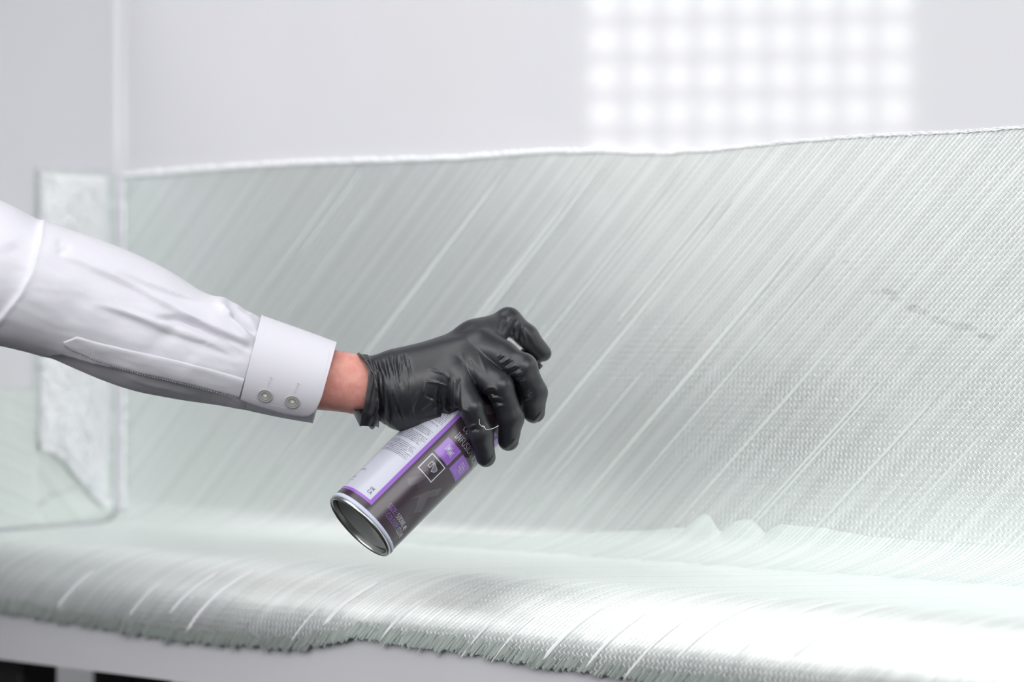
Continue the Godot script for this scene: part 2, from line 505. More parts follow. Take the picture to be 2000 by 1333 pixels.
# ------------------------------------------------------------------ glass cloth
const BOTTOM := [[-0.6, -0.249], [-0.418, -0.2505], [-0.321, -0.2566], [-0.235, -0.2594], [-0.153, -0.262], [-0.08, -0.2585], [-0.034, -0.2580], [0.0, -0.2500], [0.0229, -0.2425], [0.06, -0.2440], [0.104, -0.2450], [0.182, -0.2477], [0.231, -0.2515], [0.3165, -0.2538], [0.5, -0.256], [0.7, -0.252], [1.2, -0.255]]
const TOP := [[-0.6, 0.1685], [-0.505, 0.1688], [-0.373, 0.1715], [-0.25, 0.1725], [-0.065, 0.1687], [0.035, 0.1705], [0.102, 0.168], [0.162, 0.1635], [0.219, 0.1645], [0.3, 0.1682], [0.362, 0.1695], [0.436, 0.1688], [0.503, 0.1695], [1.2, 0.169]]
func table(t: Array, x: float) -> float:
	for k in t.size() - 1:
		if x <= t[k + 1][0]: return lerpf(t[k][1], t[k + 1][1], clampf((x - t[k][0]) / (t[k + 1][0] - t[k][0]), 0, 1))
	return t[-1][1]

var ripple := FastNoiseLite.new()
func cloth_lift(a: float, s: float) -> float:
	var bottom := cut_at(a)
	var loose := smoothstep(S3 + 0.03, bottom, s)
	return 0.0009 + 0.0003 * (ripple.get_noise_2d(a * 500.0, s * 500.0) + 1.0) + loose * (0.0016 + 0.0022 * (ripple.get_noise_2d(a * 320.0 + 90.0, 3.0) + 0.6)) + 0.003 * exp(-pow((s - (S1 + 0.02)) / 0.02, 2.0))

func cloth_point(a: float, s: float, extra := 0.0) -> Vector3: return skin_of_mould(a, s, cloth_lift(a, s) + extra)

func tows_uv(q: Vector2) -> Vector2: return Vector2(q.x - q.y, q.x + q.y) * 0.70711 / 0.0848528

func glass_cloth():
	ripple.seed = 4; ripple.frequency = 0.02
	var t := thing("glass_cloth", "pale green stitched glass fibre cloth draped over the mould back, ledge and lip", "glass cloth")
	var jag := FastNoiseLite.new(); jag.seed = 12; jag.frequency = 0.05
	var na := 560; var ns := 110
	var a0 := CORNER + 0.004; var a1 := 1.1
	var aa = func(i): 
		var f := float(i) / na
		return lerpf(a0, a1, f * (0.62 + 0.38 * f))
	var spot = func(i: int, j: int) -> Vector2:
		var a: float = aa.call(i)
		var top := 0.169 - table(TOP, a) + 0.0012 * jag.get_noise_1d(a * 3000.0)
		var bot := cut_at(a) + 0.0035 * jag.get_noise_1d(a * 1400.0 + 500.0) + 0.0022 * jag.get_noise_1d(a * 5200.0) + 0.0022 * jag.get_noise_1d(a * 2700.0 + 900.0)
		var f := float(j) / ns
		# the lowest band leans along the tows, as cut ends do
		return Vector2(a - 0.012 * smoothstep(0.93, 1.0, f), lerpf(top, bot, f))
	var m := sheet(na, ns, func(i: int, j: int):
		var q: Vector2 = spot.call(i, j)
		return cloth_point(q.x, q.y), true,
		func(i: int, j: int): 
			var q: Vector2 = spot.call(i, j)
			return tows_uv(q),
		func(i: int, j: int):
			var q: Vector2 = spot.call(i, j)
			return q / 1.2)
	put("draped_ply", m, M.cloth, t)
	# tows that stand proud and catch the light: start (along, arc) and run at 45 degrees down to the left
	var tows := [[0.0, 0.008, 0.32, 0.0055], [0.078, 0.03, 0.30, 0.005], [0.11, 0.006, 0.30, 0.004], [0.235, 0.05, 0.29, 0.0045], [0.30, 0.09, 0.26, 0.005], [0.335, 0.095, 0.28, 0.003],
		[0.345, 0.16, 0.20, 0.003], [0.185, 0.02, 0.21, 0.003], [0.225, 0.045, 0.12, 0.0035], [0.41, 0.17, 0.18, 0.0028], [0.375, 0.20, 0.14, 0.003], [0.43, 0.21, 0.15, 0.0035], [0.47, 0.24, 0.1, 0.003],
		[-0.175, 0.004, 0.09, 0.004], [-0.205, 0.02, 0.12, 0.0035], [-0.14, 0.01, 0.16, 0.003], [-0.08, 0.09, 0.16, 0.0035], [-0.31, 0.06, 0.1, 0.003], [0.04, 0.12, 0.22, 0.003], [0.15, 0.19, 0.14, 0.003], [0.09, 0.24, 0.09, 0.003],
		[-0.15, 0.575, 0.045, 0.003], [-0.11, 0.568, 0.07, 0.0035], [-0.005, 0.585, 0.05, 0.002], [0.03, 0.572, 0.045, 0.004], [0.085, 0.585, 0.04, 0.003], [0.16, 0.60, 0.03, 0.002], [0.262, 0.575, 0.06, 0.0035], [0.30, 0.58, 0.05, 0.003], [0.335, 0.585, 0.05, 0.002], [0.2, 0.592, 0.04, 0.002], [-0.21, 0.59, 0.035, 0.002], [-0.3, 0.585, 0.04, 0.003], [0.4, 0.55, 0.07, 0.002], [0.45, 0.545, 0.07, 0.0025], [0.5, 0.54, 0.07, 0.002]]
	for q in tows:
		var S := Strips.new()
		var path := []; var nn := []
		var k := 40
		for i in k + 1:
			var d: float = q[2] * i / k * 0.7071 * 1.3
			path.append(cloth_point(q[0] - d, q[1] + d, 0.0003)); nn.append(normal_of_mould(q[1] + d))
		S.add(path, nn, q[3] * (0.75 if q[1] < S1 else 0.9), 0.0004)
		put("proud_tow", surface(S.P, S.Nn, S.U, S.I), M.roving if q[1] < S1 else M.fray, t)
	# frayed lower edge: cut tow ends
	var F := Strips.new()
	for k in 1500:
		var a := rng.randf_range(-0.50, 0.95) if k < 400 else rng.randf_range(-0.46, 0.66)
		var clump := 0.5 + 0.5 * jag.get_noise_1d(a * 900.0 + 40.0)
		var bot := cut_at(a) + 0.0035 * jag.get_noise_1d(a * 1400.0 + 500.0) + 0.0022 * jag.get_noise_1d(a * 2700.0 + 900.0)
		var s := bot - rng.randf_range(0.004, 0.012)
		var down := bot - s + rng.randf_range(-0.002, 0.0015) + 0.004 * pow(clump, 3.0) + (0.004 if rng.randf() < 0.03 else 0.0)
		var lean := rng.randf_range(0.9, 1.1)
		var path := []; var nn := []
		var curl := rng.randf_range(-0.0003, 0.0008)
		for i in 5:
			var f := i / 4.0
			path.append(cloth_point(a - down * lean * f, minf(s + down * f, S4 + 0.04), 0.0004 + curl * f * f)); nn.append(normal_of_mould(s))
		F.add(path, nn, rng.randf_range(0.0008, 0.0024), 0.00012, false)
	tag(put("cut_fringe", surface(F.P, F.Nn, F.U, F.I), M.cut, t), "frayed cut tow ends along the lower edge", "", "", "stuff")
	# frayed upper edge: pale filaments
	var G := Strips.new()
	for k in 2600:
		var a := rng.randf_range(CORNER + 0.006, 0.75)
		var s := 0.169 - table(TOP, a) + 0.0012 * jag.get_noise_1d(a * 3000.0)
		var dense := 0.5 + 0.5 * jag.get_noise_1d(a * 700.0 + 77.0)
		if a > 0.16 and rng.randf() < 0.55: continue
		var up := rng.randf_range(-0.6, 1.0) * 0.5
		var length := rng.randf_range(0.005, 0.014)
		var dir := Vector2(cos(up) * (1 if rng.randf() < 0.5 else -1), -sin(up))
		var path := []; var nn := []
		for i in 4:
			var f := i / 3.0
			path.append(skin_of_mould(a + dir.x * length * (f - 0.5), s + 0.0008 + dir.y * length * (f - 0.5) * 0.6, 0.0016 + 0.0016 * dense * sin(f * PI) + 0.0006 * rng.randf())); nn.append(OUT)
		G.add(path, nn, rng.randf_range(0.0005, 0.0016) * (1.3 if a < 0.1 else 0.8), 0.0004)
	var tp := PackedVector3Array(); var tr := PackedFloat32Array()
	for i in 700:
		var a := lerpf(CORNER + 0.006, 0.80, i / 699.0)
		var wide := smoothstep(0.30, 0.05, a)
		tp.append(skin_of_mould(a, 0.169 - table(TOP, a) - 0.0004 + 0.0012 * jag.get_noise_1d(a * 3000.0), 0.0016))
		tr.append(maxf(0.0004, lerpf(0.0005, 0.0024, wide) * (1.0 + 0.8 * jag.get_noise_1d(a * 2600.0 + 11.0)) + 0.0012 * smoothstep(-0.25, -0.45, a) * (0.6 + jag.get_noise_1d(a * 700.0))))
	put("edge_roll", tube(tp, tr, 8), M.fray, t)
	tag(put("frayed_edge", surface(G.P, G.Nn, G.U, G.I), M.fray, t), "white frayed filaments along the top edge", "", "", "stuff")
	# white cut edge running down the corner
	var cp := PackedVector3Array(); var cr := PackedFloat32Array()
	for i in 91:
		var s := lerpf(0.004, S1 + 0.012, i / 90.0)
		cp.append(skin_of_mould(CORNER + 0.0085 + 0.0032 * jag.get_noise_1d(i * 15.0) , s, 0.004)); cr.append(0.0024 + 0.0024 * jag.get_noise_1d(i * 61.0 + 9.0))
	put("corner_edge", tube(cp, cr, 10), M.fray, t)
	# second strip of cloth bridging the cove, with a scalloped upper edge
	var lap := [[-0.16, -0.182], [0.03, -0.178], [0.057, -0.1732], [0.113, -0.168], [0.156, -0.1636], [0.19, -0.1597], [0.2, -0.1505], [0.207, -0.1475], [0.214, -0.1488], [0.2205, -0.158], [0.226, -0.1628], [0.232, -0.157], [0.239, -0.1518], [0.25, -0.1495], [0.258, -0.1511], [0.264, -0.157], [0.270, -0.1618], [0.274, -0.157], [0.281, -0.1522], [0.32, -0.1532], [0.367, -0.1580], [0.43, -0.1596], [0.503, -0.1601], [1.2, -0.16]]
	var lt := func(a): return 0.169 - table(lap, a) + 0.001 * jag.get_noise_1d(a * 2500.0 + 31.0)
	var lap_spot := func(i: int, j: int) -> Vector2:
		var a := lerpf(-0.15, 0.95, i / 260.0)
		return Vector2(a, lerpf(lt.call(a), S2 + 0.004 + 0.006 * jag.get_noise_1d(a * 900.0 + 400.0), j / 16.0))
	var lm := sheet(260, 16, func(i: int, j: int):
		var q: Vector2 = lap_spot.call(i, j)
		var a := q.x; var f := j / 16.0
		return cloth_point(a, q.y, 0.0004 + 0.0022 * sin(f * PI) * smoothstep(-0.15, 0.15, a) - 0.0006 * smoothstep(0.9, 1.0, f)), true,
		func(i: int, j: int): return tows_uv(lap_spot.call(i, j)))
	tag(put("cove_lap", lm, M.lap, t), "whiter scalloped strip bridging the inside corner", "")
	# the return wall has cloth of its own
	var r := thing("corner_cloth", "small green glass cloth piece on the white return wall behind the sleeve", "glass cloth")
	var on_return = func(w: float, h: float, lift: float) -> Vector3: return on_mould(CORNER + lift, w, h)
	var edge = func(w): return lerpf(0.172, 0.170, w / 0.11) + 0.001 * jag.get_noise_1d(w * 4000.0) if w < 0.116 else lerpf(0.170, -0.050, smoothstep(0.116, 0.119, w)) + 0.0025 * jag.get_noise_1d(w * 1200.0)
	var cm := sheet(120, 40, func(i: int, j: int):
		var w := lerpf(0.004, 0.236, i / 120.0)
		var h := lerpf(edge.call(w), -0.186, j / 40.0)
		return on_return.call(w, h, 0.0012), true,
		func(i: int, j: int): return tows_uv(Vector2(lerpf(0.004, 0.236, i / 120.0), lerpf(-0.17, 0.186, j / 40.0))),
		func(i: int, j: int): return Vector2(lerpf(0.004, 0.236, i / 120.0) / 1.2 + 0.3, lerpf(-0.17, 0.186, j / 40.0) / 1.2))
	put("ply", cm, M.cloth, r)
	# thick white flap of folded cloth over it
	var flap := thing("cloth_flap", "thick white frayed flap of glass cloth hanging in the mould corner", "glass cloth")
	var fz := FastNoiseLite.new(); fz.seed = 31; fz.frequency = 0.03; fz.fractal_octaves = 4
	var low = func(w): return lerpf(-0.166, -0.104, pow(smoothstep(0.0, 1.0, (w - 0.022) / 0.088), 0.8))
	var fm := sheet(70, 140, func(i: int, j: int):
		var f := i / 70.0; var g := j / 140.0
		var w := lerpf(0.020, 0.1125 + 0.002 * jag.get_noise_1d(g * 400.0), f)
		var h := lerpf(0.167, low.call(w) + 0.004 * jag.get_noise_1d(w * 4000.0), g)
		var puff := pow(maxf(0.0, sin(clampf(f * 1.02, 0, 1) * PI)), 0.5) * pow(maxf(0.0, sin(clampf(g, 0, 1) * PI)), 0.22)
		return on_return.call(w, h, 0.002 + puff * (0.012 + 0.0035 * fz.get_noise_2d(w * 9000.0, h * 5000.0))), true)
	put("folded_ply", fm, M.fray, flap)
	var Q := Strips.new()
	for k in 900:
		var f := rng.randf(); var g := rng.randf()
		var w := lerpf(0.018, 0.114, f); var h := lerpf(0.17, low.call(w) - 0.003, g if k < 500 else 1.0)
		if k >= 750: w = 0.1135; h = lerpf(0.168, -0.105, g)
		var puff := pow(maxf(0.0, sin(f * PI)), 0.5) * pow(maxf(0.0, sin(g * PI)), 0.22) if k < 500 else 0.1
		var d := Vector2.from_angle(rng.randf_range(-0.5, 0.5) + (PI * 0.5 if k >= 500 and k < 750 else PI * 0.25))
		var path := []; var nn := []
		for i in 4:
			var u := (i / 3.0 - 0.5) * rng.randf_range(0.006, 0.016)
			path.append(on_return.call(w + d.x * u, h + d.y * u, 0.0035 + puff * 0.0125 + 0.0015 * sin(i))); nn.append(ALONG)
		Q.add(path, nn, rng.randf_range(0.0006, 0.0018), 0.0003)
	tag(put("loose_fibres", surface(Q.P, Q.Nn, Q.U, Q.I), M.fray, flap), "", "", "", "stuff")

# ------------------------------------------------------------------ smooth bodies
# A body is a field: tapered capsules joined by a smooth minimum, meshed with one vertex per crossed cell.
static func smin(a: float, b: float, k: float) -> float:
	var h := maxf(k - absf(a - b), 0.0) / k
	return minf(a, b) - h * h * k * 0.25

class Field:
	var A := PackedVector3Array(); var BA := PackedVector3Array(); var L := PackedFloat32Array()
	var ra := PackedFloat32Array(); var rb := PackedFloat32Array(); var g := PackedInt32Array()
	var k0 := 0.012; var k1 := 0.004; var kp := 0.006
	var folds := []                     # [points in the picture plane at one metre, half width, height, depth]
	func bone(a: Vector3, b: Vector3, r0: float, r1: float, group := 0):
		A.append(a); BA.append(b - a); L.append(maxf((b - a).length_squared(), 1e-9)); ra.append(r0); rb.append(r1); g.append(group)
	func one(n: int, p: Vector3) -> float:
		var q := p - A[n]
		var h := clampf(q.dot(BA[n]) / L[n], 0.0, 1.0)
		return (q - BA[n] * h).length() - lerpf(ra[n], rb[n], h)
	func value(p: Vector3, list: PackedInt32Array, near: Array) -> float:
		var palm := 1e3
		var cur := -1; var acc := 1e3; var best := 1e3
		for n in list:
			var o := p - A[n]
			var t := clampf(o.dot(BA[n]) / L[n], 0.0, 1.0)
			var d := (o - BA[n] * t).length() - ra[n] - (rb[n] - ra[n]) * t
			if g[n] == 0:
				if d > palm + k0: continue
				var h := maxf(k0 - absf(palm - d), 0.0) / k0
				palm = minf(palm, d) - h * h * k0 * 0.25
			else:
				if g[n] != cur:
					if cur > 0:
						var h2 := maxf(kp - absf(palm - acc), 0.0) / kp
						best = minf(best, minf(palm, acc) - h2 * h2 * kp * 0.25)
					cur = g[n]; acc = d
				else:
					var h := maxf(k1 - absf(acc - d), 0.0) / k1
					acc = minf(acc, d) - h * h * k1 * 0.25
		if cur > 0:
			var h2 := maxf(kp - absf(palm - acc), 0.0) / kp
			best = minf(best, minf(palm, acc) - h2 * h2 * kp * 0.25)
		var v := minf(palm, best)
		if near.size() and absf(v) < 0.0025:
			var z := -p.z
			var q := Vector2(p.x / z, (1.25 - p.y) / z)
			for f in near:
				var dz := absf(z - f[3])
				if dz > 0.016 or q.distance_squared_to(f[4]) > f[5] * f[5]: continue
				var pts: PackedVector2Array = f[0]
				var m := 1e3; var along := 0.0
				for i in pts.size() - 1:
					var e := pts[i + 1] - pts[i]
					var u := clampf((q - pts[i]).dot(e) / e.length_squared(), 0.0, 1.0)
					var d := (q - pts[i] - e * u).length()
					if d < m: m = d; along = (i + u) / (pts.size() - 1)
				if m < f[1] * 2.5:
					v -= f[2] * exp(-m * m / (f[1] * f[1])) * minf(1.0, minf(along, 1.0 - along) * 5.0 + 0.15) * (1.0 - dz / 0.016)
		return v
	func mesh(cell: float, keep = null) -> ArrayMesh:
		var lo := Vector3.ONE * 1e9; var hi := -lo
		for n in A.size():
			var r := maxf(ra[n], rb[n]) + cell * 4
			lo = lo.min(A[n] - Vector3.ONE * r).min(A[n] + BA[n] - Vector3.ONE * r)
			hi = hi.max(A[n] + Vector3.ONE * r).max(A[n] + BA[n] + Vector3.ONE * r)
		var B := 6
		var nb := Vector3i(((hi - lo) / (cell * B)).ceil())
		var half := cell * B * 0.5 * sqrt(3.0)
		var cells := {}
		var V := PackedVector3Array(); var Nn := PackedVector3Array(); var I := PackedInt32Array()
		var blocks := []
		var all := PackedInt32Array()
		for n in A.size(): all.append(n)
		var SX := nb.x * B + 2; var SY := nb.y * B + 2
		var ds := PackedFloat32Array(); ds.resize(A.size())
		for bz in nb.z: for by in nb.y: for bx in nb.x:
			var o := Vector3i(bx, by, bz) * B
			var c := lo + (Vector3(o) + Vector3.ONE * B * 0.5) * cell
			var m := 1e3
			for n in A.size():
				ds[n] = one(n, c); m = minf(m, ds[n])
			if m > half + k0 * 0.6 + 0.003 or m < -half - 0.02: continue
			var list := PackedInt32Array()
			for n in A.size():
				if ds[n] < m + 2.0 * half + (k0 if g[n] == 0 else maxf(k1, kp)): list.append(n)
			var near := []
			if folds.size():
				var q := Vector2(c.x / -c.z, (1.25 - c.y) / -c.z)
				var rad := half / -c.z
				for f in folds:
					if absf(-c.z - f[3]) > 0.016 + half or q.distance_to(f[4]) > f[5] + rad: continue
					near.append(f)
			var W := B + 1
			var vals := PackedFloat32Array(); vals.resize(W * W * W)
			var any_in := false; var any_out := false
			for z in W: for y in W: for x in W:
				var v := value(lo + Vector3(o.x + x, o.y + y, o.z + z) * cell, list, near)
				vals[(z * W + y) * W + x] = v
				if v < 0.0: any_in = true
				else: any_out = true
			if not (any_in and any_out): continue
			blocks.append([o, vals])
			for z in B: for y in B: for x in B:
				var i0 := (z * W + y) * W + x
				var c8 := [vals[i0], vals[i0 + 1], vals[i0 + W], vals[i0 + W + 1], vals[i0 + W * W], vals[i0 + W * W + 1], vals[i0 + W * W + W], vals[i0 + W * W + W + 1]]
				var neg := 0
				for v in c8: if v < 0.0: neg += 1
				if neg == 0 or neg == 8: continue
				var sum := Vector3.ZERO; var cnt := 0
				for e in [[0, 1], [2, 3], [4, 5], [6, 7], [0, 2], [1, 3], [4, 6], [5, 7], [0, 4], [1, 5], [2, 6], [3, 7]]:
					var va: float = c8[e[0]]; var vb: float = c8[e[1]]
					if (va < 0.0) != (vb < 0.0):
						var t := va / (va - vb)
						var pa := Vector3(e[0] & 1, (e[0] >> 1) & 1, e[0] >> 2); var pb := Vector3(e[1] & 1, (e[1] >> 1) & 1, e[1] >> 2)
						sum += pa.lerp(pb, t); cnt += 1
				var p := lo + (Vector3(o.x + x, o.y + y, o.z + z) + sum / cnt) * cell
				var h := minf(0.0005, cell * 0.4)
				var n := Vector3.ZERO
				for d in [Vector3(1, -1, -1), Vector3(-1, -1, 1), Vector3(-1, 1, -1), Vector3(1, 1, 1)]:
					n += d * value(p + d * h, list, near)
				n = n.normalized()
				p -= n * clampf(value(p, list, near), -cell, cell)
				cells[((o.z + z) * SY + o.y + y) * SX + o.x + x] = V.size()
				V.append(p); Nn.append(n)
		for b in blocks:
			var o: Vector3i = b[0]; var vals: PackedFloat32Array = b[1]
			var W := B + 1
			for z in B: for y in B: for x in B:
				var i0 := (z * W + y) * W + x
				var inside := vals[i0] < 0.0
				for ax in 3:
					if (vals[i0 + [1, W, W * W][ax]] < 0.0) == inside: continue
					var key := ((o.z + z) * SY + o.y + y) * SX + o.x + x
					var s1: int = [SX, SX * SY, 1][ax]; var s2: int = [SX * SY, 1, SX][ax]
					if not (cells.has(key - s1) and cells.has(key - s2) and cells.has(key - s1 - s2) and cells.has(key)): continue
					var a: int = cells[key - s1 - s2]; var b1: int = cells[key - s2]; var c1: int = cells[key]; var d1: int = cells[key - s1]
					if keep != null and not keep.call((V[a] + V[c1]) * 0.5): continue
					if inside: I.append_array([a, c1, b1, a, d1, c1])
					else: I.append_array([a, b1, c1, a, c1, d1])
		var arr := []; arr.resize(Mesh.ARRAY_MAX)
		arr[Mesh.ARRAY_VERTEX] = V; arr[Mesh.ARRAY_NORMAL] = Nn; arr[Mesh.ARRAY_INDEX] = I
		var out := ArrayMesh.new()
		out.add_surface_from_arrays(Mesh.PRIMITIVE_TRIANGLES, arr)
		return out

func px(r: float, depth: float) -> float: return r * depth / FOCAL

# ------------------------------------------------------------------ a limb swept through stations
class Limb:
	var st := []                        # [top x, top y, bottom x, bottom y, depth, half depth in metres]
	var folds := []                     # [points, half width, height, one-sided reach] in picture units
	var soft := FastNoiseLite.new()
	func station(t: float) -> PackedFloat32Array:
		var n := st.size() - 1
		t = clampf(t, 0.0, n)
		var k := mini(int(t), n - 1)
		var f := t - k
		var out := PackedFloat32Array()
		var p0 = st[maxi(k - 1, 0)]; var p1 = st[k]; var p2 = st[k + 1]; var p3 = st[mini(k + 2, n)]
		for c in 6: out.append(cubic_interpolate(p1[c], p2[c], p0[c], p3[c], f))
		return out
	func bump(q: Vector2) -> float:
		var v := 0.0
		for f in folds:
			var pts: PackedVector2Array = f[0]
			var m := 1e3; var along := 0.0; var side := 1.0
			for i in pts.size() - 1:
				var e := pts[i + 1] - pts[i]
				var u := clampf((q - pts[i]).dot(e) / e.length_squared(), 0.0, 1.0)
				var r := q - pts[i] - e * u
				if r.length() < m: m = r.length(); along = (i + u) / (pts.size() - 1); side = signf(e.cross(r))
			var w: float = f[1]
			var ends := clampf(minf(along, 1.0 - along) * f[4] + 0.02, 0.0, 1.0)
			if f[3] > 0.0:
				if side > 0.0 and m < f[3] * 3.0: v += f[2] * ends * (1.0 - exp(-m / w)) * exp(-pow(m / f[3], 2.0))
			elif m < w * 3.0: v += f[2] * ends * exp(-m * m / (w * w))
		return v
	func point(t: float, turn: float, lift := 0.0) -> Vector3:
		var s := station(t)
		var c := Vector2(s[0] + s[2], s[1] + s[3]) * 0.5
		var h := Vector2(s[0] - s[2], s[1] - s[3]) * 0.5
		var q := c + h * sin(turn)
		var front := cos(turn)
		var b := 0.0
		if folds.size() and front > -0.3: b = (bump(q) + 1.6 * soft.get_noise_2d(q.x * 0.55 + q.y * 0.8, (q.y - q.x * 0.36) * 2.4)) * smoothstep(-0.3, 0.35, front) * (1.0 if st.size() < 10 else smoothstep(st.size() - 1.15, st.size() - 1.75, t))
		b += lift
		q += h.normalized() * sin(turn) * b
		var z := s[4] - (s[5] + b * 1.9 / FOCAL) * front
		return EYE + Vector3((q.x - 1000.0) / FOCAL, -(q.y - 666.5) / FOCAL, -1.0) * z
	func find(q: Vector2) -> Vector2:   # (t, turn) of the front point seen there
		var lo := 0.0; var hi := float(st.size() - 1)
		for k in 28:
			var t := (lo + hi) * 0.5
			var s := station(t)
			var e := Vector2(s[0] - s[2], s[1] - s[3])
			if e.cross(q - Vector2(s[2], s[3])) > 0.0: lo = t
			else: hi = t
		var s := station(lo)
		var c := Vector2(s[0] + s[2], s[1] + s[3]) * 0.5
		var h := Vector2(s[0] - s[2], s[1] - s[3]) * 0.5
		return Vector2(lo, asin(clampf((q - c).dot(h) / h.length_squared(), -0.999, 0.999)))
	func front(q: Vector2, lift := 0.0) -> Vector3:
		var f := find(q)
		return point(f.x, f.y, lift)
	func normal(q: Vector2) -> Vector3:
		var f := find(q)
		return (point(f.x, f.y + 0.03) - point(f.x, f.y - 0.03)).cross(point(f.x - 0.02, f.y) - point(f.x + 0.02, f.y)).normalized()

func line(list: Array) -> PackedVector2Array:
	var out := PackedVector2Array()
	for k in range(0, list.size(), 2): out.append(Vector2(list[k], list[k + 1]))
	return out

func person():
	var feet := Vector3(-0.90, 0, -2.08)
	var root := thing("person", "person in a white dress shirt, arm reaching in from the left with a black glove", "person", Vector3.ZERO)
	# ---- body: one skin, from the head through the neck and chest to the wrist
	var F := Field.new(); F.k0 = 0.03; F.k1 = 0.003; F.kp = 0.01
	var head := Vector3(-0.72, 1.66, -2.08)
	F.bone(head + Vector3(-0.02, 0.04, 0), head + Vector3(0.02, 0.03, 0), 0.088, 0.082)
	F.bone(head + Vector3(0.03, -0.03, 0), head + Vector3(0.055, -0.075, 0), 0.062, 0.034)
	F.bone(head + Vector3(0.095, 0.01, 0), head + Vector3(0.112, -0.022, 0), 0.008, 0.012)
	F.bone(head + Vector3(0.085, -0.055, -0.014), head + Vector3(0.085, -0.055, 0.014), 0.008, 0.008)
	for s in [-1, 1]: F.bone(head + Vector3(-0.005, 0.015, s * 0.083), head + Vector3(0.0, -0.02, s * 0.08), 0.014, 0.01)
	F.bone(head + Vector3(-0.02, -0.06, 0), Vector3(-0.77, 1.46, -2.09), 0.055, 0.06)
	F.bone(Vector3(-0.77, 1.44, -2.09), Vector3(-0.71, 1.40, -1.94), 0.06, 0.055)
	F.bone(Vector3(-0.71, 1.40, -1.94), at(20, 545, 1.915), 0.05, 0.043)
	F.bone(at(20, 545, 1.915), at(300, 640, 1.912), 0.043, px(86, 1.9))
	F.bone(at(300, 640, 1.912), at(590, 735, 1.91), px(86, 1.9), px(63, 1.9), 1)
	F.bone(at(590, 735, 1.91), at(700, 751, 1.91), px(63, 1.9), px(57.5, 1.9), 1)
	F.bone(at(700, 751, 1.91), at(790, 757, 1.912), px(57.5, 1.9), px(40, 1.9), 1)
	put("body", F.mesh(0.005), M.skin, root)
	var H := Field.new(); H.k0 = 0.03
	H.bone(head + Vector3(-0.03, 0.055, 0), head + Vector3(0.015, 0.065, 0), 0.09, 0.075)
	H.bone(head + Vector3(-0.05, 0.02, -0.02), head + Vector3(-0.06, -0.05, 0.0), 0.07, 0.045)
	put("hair", H.mesh(0.010), M.hair, root)
	for s in [-1, 1]:
		var e := SphereMesh.new(); e.radius = 0.012; e.height = 0.024; e.radial_segments = 24; e.rings = 12
		put("eye", e, M.button, root).position = head + Vector3(0.083, 0.0, s * 0.032)
	# ---- clothes out of the frame
	var S := Field.new(); S.k0 = 0.09
	S.bone(Vector3(-0.90, 0.94, -2.16), Vector3(-0.90, 0.94, -2.02), 0.115, 0.115)
	S.bone(Vector3(-0.84, 1.15, -2.15), Vector3(-0.84, 1.15, -2.02), 0.115, 0.115)
	S.bone(Vector3(-0.79, 1.34, -2.17), Vector3(-0.79, 1.34, -2.00), 0.12, 0.12)
	S.bone(Vector3(-0.78, 1.42, -2.20), Vector3(-0.76, 1.42, -1.97), 0.065, 0.065)
	S.bone(Vector3(-0.77, 1.44, -2.09), Vector3(-0.765, 1.485, -2.09), 0.07, 0.066)
	S.bone(Vector3(-0.78, 1.41, -2.27), Vector3(-0.86, 1.16, -2.34), 0.065, 0.055)
	S.bone(Vector3(-0.86, 1.16, -2.34), Vector3(-0.80, 0.96, -2.25), 0.055, 0.04)
	S.bone(Vector3(-0.735, 1.41, -1.955), Vector3(-0.78, 1.39, -2.04), 0.088, 0.095)
	put("shirt_torso", S.mesh(0.013), M.cotton, root)
	var T := Field.new(); T.k0 = 0.06
	T.bone(Vector3(-0.90, 0.90, -2.17), Vector3(-0.90, 0.90, -2.00), 0.128, 0.128)
	for s in [-0.10, 0.10]:
		T.bone(Vector3(-0.90, 0.88, -2.085 + s), Vector3(-0.885, 0.50, -2.085 + s * 1.15), 0.10, 0.072)
		T.bone(Vector3(-0.885, 0.50, -2.085 + s * 1.15), Vector3(-0.92, 0.10, -2.085 + s * 1.2), 0.072, 0.062)
	put("trousers", T.mesh(0.014), M.trousers, root)
	for s in [-0.12, 0.12]:
		var K := Field.new(); K.k0 = 0.03
		K.bone(Vector3(-0.93, 0.042, -2.085 + s), Vector3(-0.76, 0.036, -2.085 + s), 0.042, 0.034)
		K.bone(Vector3(-0.92, 0.06, -2.085 + s), Vector3(-0.92, 0.11, -2.085 + s), 0.045, 0.045)
		put("shoe", K.mesh(0.009), M.shoe, root)
	# ---- the sleeve
	var sl := Limb.new()
	sl.st = [[-690, 110, -770, 470, 1.955, 0.075], [-450, 200, -530, 565, 1.95, 0.072], [-200, 305, -280, 645, 1.935, 0.068], [-60, 366, -132, 668, 1.925, 0.062], [0, 391, -66, 669, 1.918, 0.058],
		[42, 410, -24, 673, 1.914, 0.056], [85, 430, 22, 681, 1.912, 0.055], [150, 453, 90, 700, 1.912, 0.054], [200, 470, 140, 721, 1.912, 0.053], [260, 494, 200, 746, 1.912, 0.051], [330, 529, 262, 766, 1.911, 0.048], [400, 572, 335, 781, 1.911, 0.044], [443, 583, 393, 790, 1.911, 0.041], [480, 605, 430, 795, 1.911, 0.038], [520, 627, 476, 801, 1.911, 0.034]]
